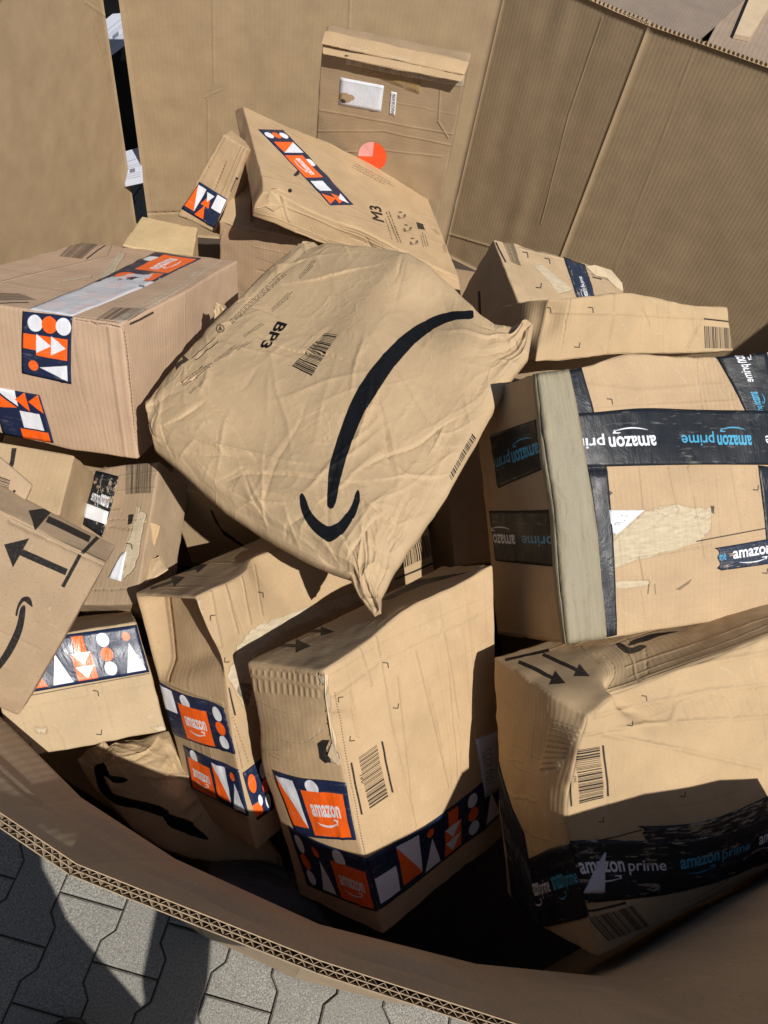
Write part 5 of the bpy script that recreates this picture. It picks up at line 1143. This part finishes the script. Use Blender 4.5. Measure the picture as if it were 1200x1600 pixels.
def big_mailer():
    r = thing('paper_mailer', 'large brown paper mailer marked BP3 with a big black arrow, atop the pile', 'paper mailer', P3(520, 680, 1.2), 'parcels piled in the cardboard bin')
    g = Pillow(bot=[(232, 652), (243, 705), (282, 738), (352, 802), (430, 852), (492, 886), (548, 908), (562, 935), (576, 955), (586, 966)],
               right=[(586, 966), (597, 964), (596, 936), (618, 893), (660, 832), (700, 772), (740, 700), (765, 655), (800, 592), (825, 562), (834, 505)],
               top=[(462, 392), (478, 382), (492, 381), (500, 387), (520, 385), (582, 391), (640, 405), (690, 440), (722, 467), (746, 492), (772, 512), (800, 516), (818, 508), (834, 505)],
               left=[(232, 652), (231, 636), (262, 596), (300, 556), (352, 495), (400, 446), (440, 410), (462, 392)],
               dep=[1.10, .945, 1.13, 1.30], thick=.085, W=.42, Hm=.48, seed=3, pw=.42, nf=130, und=1.1, rays=[(1, 0, 92, 178, 22, .004), (1, 1, 182, 268, 20, .0045), (0, 1, 272, 358, 8, .002), (0, 0, 2, 88, 10, .003)],
               bumps=[(.5, .93, .05, .014), (.62, .86, .045, -.014), (.30, .62, .09, -.016), (.2, .35, .12, .010), (.62, .45, .10, .012), (.5, .72, .05, .010), (.85, .5, .08, -.012), (.75, .2, .09, .010), (.8, .85, .05, .016), (.42, .25, .07, -.010)])
    g.res = 1400
    sm = [[(511, 785), (513, 740), (522, 700), (538, 655), (560, 610), (592, 565), (628, 527), (665, 501), (700, 488), (735, 486), (740, 492), (736, 498), (705, 502), (675, 517), (647, 541), (616, 577), (588, 620), (562, 665), (544, 708), (532, 748), (524, 788), (518, 796), (513, 793)],
          [(469, 778), (473, 773), (478, 780), (486, 800), (500, 816), (516, 824), (533, 814), (548, 792), (556, 769), (561, 767), (562, 784), (553, 812), (536, 837), (516, 850), (496, 838), (479, 817), (470, 795)]]
    for l in sm: g.ink([smooth(l)], n=2)
    g.text('BP3', [(435, 503), (405, 543), (419, 546), (450, 507)], .035)
    g.barcode([(456, 572), (507, 520), (528, 524), (487, 588)][:1] + [(507, 520), (528, 524), (487, 588)], 12)
    for q, rr, sd in (([(276, 598), (326, 562), (316, 556), (272, 590)], 3, 1), ([(324, 560), (364, 533), (354, 532), (322, 556)], 3, 2), ([(370, 520), (410, 495), (404, 491), (368, 516)], 3, 3), ([(414, 480), (454, 446), (445, 442), (412, 474)], 3, 4), ([(457, 430), (488, 400), (478, 397), (455, 424)], 3, 5), ([(352, 500), (440, 420), (432, 414), (346, 494)], 4, 6), ([(286, 610), (312, 586), (308, 584), (284, 606)], 2, 7), ([(360, 540), (385, 525), (380, 522), (356, 536)], 2, 8)): g.micro([(x + 12, y + 9) for x, y in q], rr, sd, .5, .95)
    g.ink([[(276, 580), (296, 564), (292, 560), (274, 572)]], .9); g.barcode([(706, 752), (744, 684), (738, 678), (702, 744)], 4)
    g.line([(300, 562), (338, 530)], 1.2); g.line([(306, 566), (342, 536)], 1.2)
    g.ink([circ(345, 516, 7, n=12), circ(345, 516, 5.2, n=12)[::-1]], .8, 0, 1); g.ink([[(341, 519), (345, 511), (349, 519)]], .8, 0, 1)
    g.build(r, n=300, m=300, mat=paper(KP, g.cv.image('mailer_print', True)))
big_mailer()
def low_mailer():
    r = thing('paper_mailer', 'crumpled brown paper mailer sunk in the dark gap at the lower left', 'paper mailer', P3(280, 1270, 1.2), 'parcels piled in the cardboard bin')
    g = Pillow(bot=[(120, 1188), (140, 1222), (210, 1298), (262, 1330), (330, 1345), (400, 1372), (450, 1402)], right=[(450, 1402), (440, 1340), (372, 1300), (320, 1250)],
               top=[(160, 1160), (168, 1172), (180, 1160), (215, 1158), (262, 1142), (300, 1190), (320, 1250)], left=[(120, 1188), (136, 1172), (160, 1160)], dep=[1.10, 1.12, 1.16, 1.12], thick=.05, W=.3, Hm=.14, seed=8, crum=2.2, und=1.4, nf=60, rays=[(0, 1, 272, 358, 10, .004)], bumps=[(.3, .5, .05, .02), (.6, .6, .05, -.01)])
    g.res = 700; g.ink([smooth([(146, 1200), (160, 1198), (168, 1212), (185, 1216), (198, 1222), (188, 1226), (172, 1224), (160, 1216), (170, 1236), (185, 1246), (215, 1254), (245, 1262), (265, 1276), (290, 1284), (325, 1312), (300, 1308), (270, 1296), (250, 1280), (215, 1266), (180, 1258), (158, 1238), (148, 1216)])], n=2)
    g.build(r, n=150, m=100, mat=paper((.42, .30, .17), g.cv.image('mailer_low', True)))
low_mailer()
def scrap(name, label, cat, poly, dep, th, color, seed):
    g = Pillow(*poly, dep, th, .08, .06, seed=seed, crum=1.6, und=1.5); r = thing(name, label, cat, P3(*poly[0][0], dep[0]), None); g.build(r, name='paper_wad', n=50, m=50, mat=paper(color))
scrap('torn_paper', 'small torn wad of tan paper between the pinkish carton and big mailer', 'paper scrap', ([(336, 512), (352, 505), (366, 496)], [(366, 496), (358, 484), (352, 478)], [(340, 490), (344, 476), (352, 478)], [(336, 512), (336, 500), (340, 490)]), [1.27, 1.27, 1.3, 1.3], .01, (.5, .37, .21), 4)
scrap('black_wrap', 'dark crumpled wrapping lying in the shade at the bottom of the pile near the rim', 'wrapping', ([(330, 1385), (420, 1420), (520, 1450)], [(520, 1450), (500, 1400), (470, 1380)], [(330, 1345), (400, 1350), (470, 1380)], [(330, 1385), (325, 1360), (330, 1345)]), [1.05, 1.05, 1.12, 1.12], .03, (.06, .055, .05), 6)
def torn_flute():
    c = slab([(224, 912), (262, 888), (250, 866), (226, 880)], [1.12, 1.12, 1.14, 1.14], .005); r = thing('cardboard_scrap', 'small torn scrap of corrugated cardboard left of the hollow', 'cardboard scrap', P3(240, 890, 1.13))
    Box('scrap', None, None, c, color=(.56, .42, .25), seed=61, n=20, amp=.004, r=.001, wear=1.0, parent=r, part='scrap_sheet').build()
torn_flute()

# ------------------------------------------------------------------ the photographer, who stands at the near side of the bin
def person():
    r = thing('person', 'person in dark clothes standing on the paving at the near side of the bin', 'person', (.02, -.3, 0))
    def skin(name, verts, edges, mat, root_i=0, sub=2):
        me = bpy.data.meshes.new(name); me.from_pydata([Vector(v[:3]) - r.location for v in verts], edges, []); o = bpy.data.objects.new(name, me); SC.collection.objects.link(o); o.parent = r
        o.modifiers.new('skin', 'SKIN'); 
        for i, v in enumerate(verts): me.skin_vertices[0].data[i].radius = (v[3], v[4] if len(v) > 4 else v[3]); me.skin_vertices[0].data[i].use_root = i == root_i
        s = o.modifiers.new('sub', 'SUBSURF'); s.levels = sub; s.render_levels = sub
        me.materials.append(mat)
        dg = bpy.context.evaluated_depsgraph_get(); m2 = bpy.data.meshes.new_from_object(o.evaluated_get(dg)); o.modifiers.clear(); o.data = m2; m2.name = name
        for p in m2.polygons: p.use_smooth = True
        return o
    sk = plain('skin', (.42, .24, .16), .5, .1, 60, .08); jacket = plain('navy_jacket', (.02, .022, .035), .8, .4, 90, .3); tr = plain('dark_trousers', (.015, .016, .02), .85, .4, 120, .3); hair = plain('brown_hair', (.04, .025, .015), .6, .6, 200, .4)
    PX, PY = .03, -.35
    v = [(PX - .03, PY, .80, .06, .075), (PX + .02, PY, 1.06, .085, .08), (PX - .0, PY + .01, 1.33, .11), (PX, PY + .02, 1.45, .07), (PX, PY + .03, 1.53, .05), (PX, PY + .05, 1.60, .072), (PX, PY + .055, 1.68, .08), (PX, PY + .04, 1.74, .052),
         (PX - .18, PY + .02, 1.40, .055), (PX - .24, PY + .10, 1.18, .042), (PX - .12, PY + .22, 1.38, .032), (PX - .095, PY + .25, 1.45, .027),
         (PX + .18, PY + .02, 1.40, .055), (PX + .40, PY - .02, 1.04, .040), (PX + .215, PY + .01, .68, .046), (PX + .17, PY + .02, .60, .04),
         (PX - .08, PY, .74, .062), (PX - .19, PY + .09, .45, .062), (PX - .29, PY + .13, .10, .042), (PX + .015, PY, .74, .055), (PX + .12, PY + .0, .42, .062), (PX + .18, PY + .0, .10, .042)]
    e = [(0, 1), (1, 2), (2, 3), (3, 4), (4, 5), (5, 6), (6, 7), (2, 8), (8, 9), (9, 10), (10, 11), (2, 12), (12, 13), (13, 14), (14, 15), (0, 16), (16, 17), (17, 18), (0, 19), (19, 20), (20, 21)]
    for hx, sg in ((11, -1), (15, 1)):
        x, y, z = v[hx][:3]; UP = -1 if sg > 0 else 1
        for k in range(4):
            i = len(v); v += [(x - sg * .012, y + .012, z + UP * (.018 + k * .018), .010), (x - sg * .034, y + .022, z + UP * (.020 + k * .019), .008), (x - sg * .048, y + .006, z + UP * (.02 + k * .019), .007)]; e += [(hx, i), (i, i + 1), (i + 1, i + 2)]
        i = len(v); v += [(x - sg * .018, y - .018, z + .02, .010), (x - sg * .036, y - .02, z + .04, .008)]; e += [(hx, i), (i, i + 1)]
    skin('body', v, e, sk)
    j = [(x, y, z, rr * 1.14) for x, y, z, rr in [q[:4] for q in v[:3]]] + [(PX, PY + .02, 1.44, .085)] + [(x, y, z, rr * 1.25) for x, y, z, rr in [q[:4] for q in v[8:11]]] + [(x, y, z, rr * 1.25) for x, y, z, rr in [q[:4] for q in v[12:15]]]
    skin('jacket', j, [(0, 1), (1, 2), (2, 3), (2, 4), (4, 5), (5, 6), (2, 7), (7, 8), (8, 9)], jacket)
    p = [(x, y, z, rr * 1.2) for x, y, z, rr in [q[:4] for q in [v[0]] + v[16:22]]]; skin('trousers', p, [(0, 1), (1, 2), (2, 3), (0, 4), (4, 5), (5, 6)], tr)
    skin('hair', [(PX, PY + .03, 1.70, .088), (PX, PY + .03, 1.76, .06), (PX, PY + .0, 1.65, .05)], [(0, 1), (0, 2)], hair)
    shoe = plain('black_shoe_leather', (.012, .012, .013), .35, .15, 60, .2)
    for x, y, dx in ((-.262, -.185, -.05), (PX + .18, PY + .0, .03)):
        skin('shoe', [(x, y - .05, .045, .042), (x + dx * .3, y + .04, .045, .045), (x + dx * .8, y + .13, .036, .04), (x + dx, y + .175, .03, .03)], [(0, 1), (1, 2), (2, 3)], shoe)
    ph = thing('phone', 'black phone held up above the near rim of the bin', 'phone', (0, -.035, 1.55))
    mt = plain('black_glass', (.01, .01, .012), .15, .02, 30, .1); c0 = EYE - B[:, 2] * .03
    bm = bmesh.new(); bmesh.ops.create_cube(bm, size=1); bmesh.ops.scale(bm, vec=(.074, .15, .008), verts=bm.verts); bmesh.ops.bevel(bm, geom=bm.edges[:], offset=.003, segments=3, affect='EDGES')
    bmesh.ops.transform(bm, matrix=Matrix([list(x) for x in R3]).to_4x4(), verts=bm.verts); bmesh.ops.translate(bm, vec=Vector(c0 - B[:, 1] * (-.0) ) - ph.location, verts=bm.verts)
    me = bpy.data.meshes.new('phone_body'); bm.to_mesh(me); bm.free(); me.materials.append(mt); o = bpy.data.objects.new('phone_body', me); SC.collection.objects.link(o); o.parent = ph
person()

# ------------------------------------------------------------------ render defaults
SC.render.engine = 'CYCLES'
SC.cycles.max_bounces = 6; SC.cycles.diffuse_bounces = 3
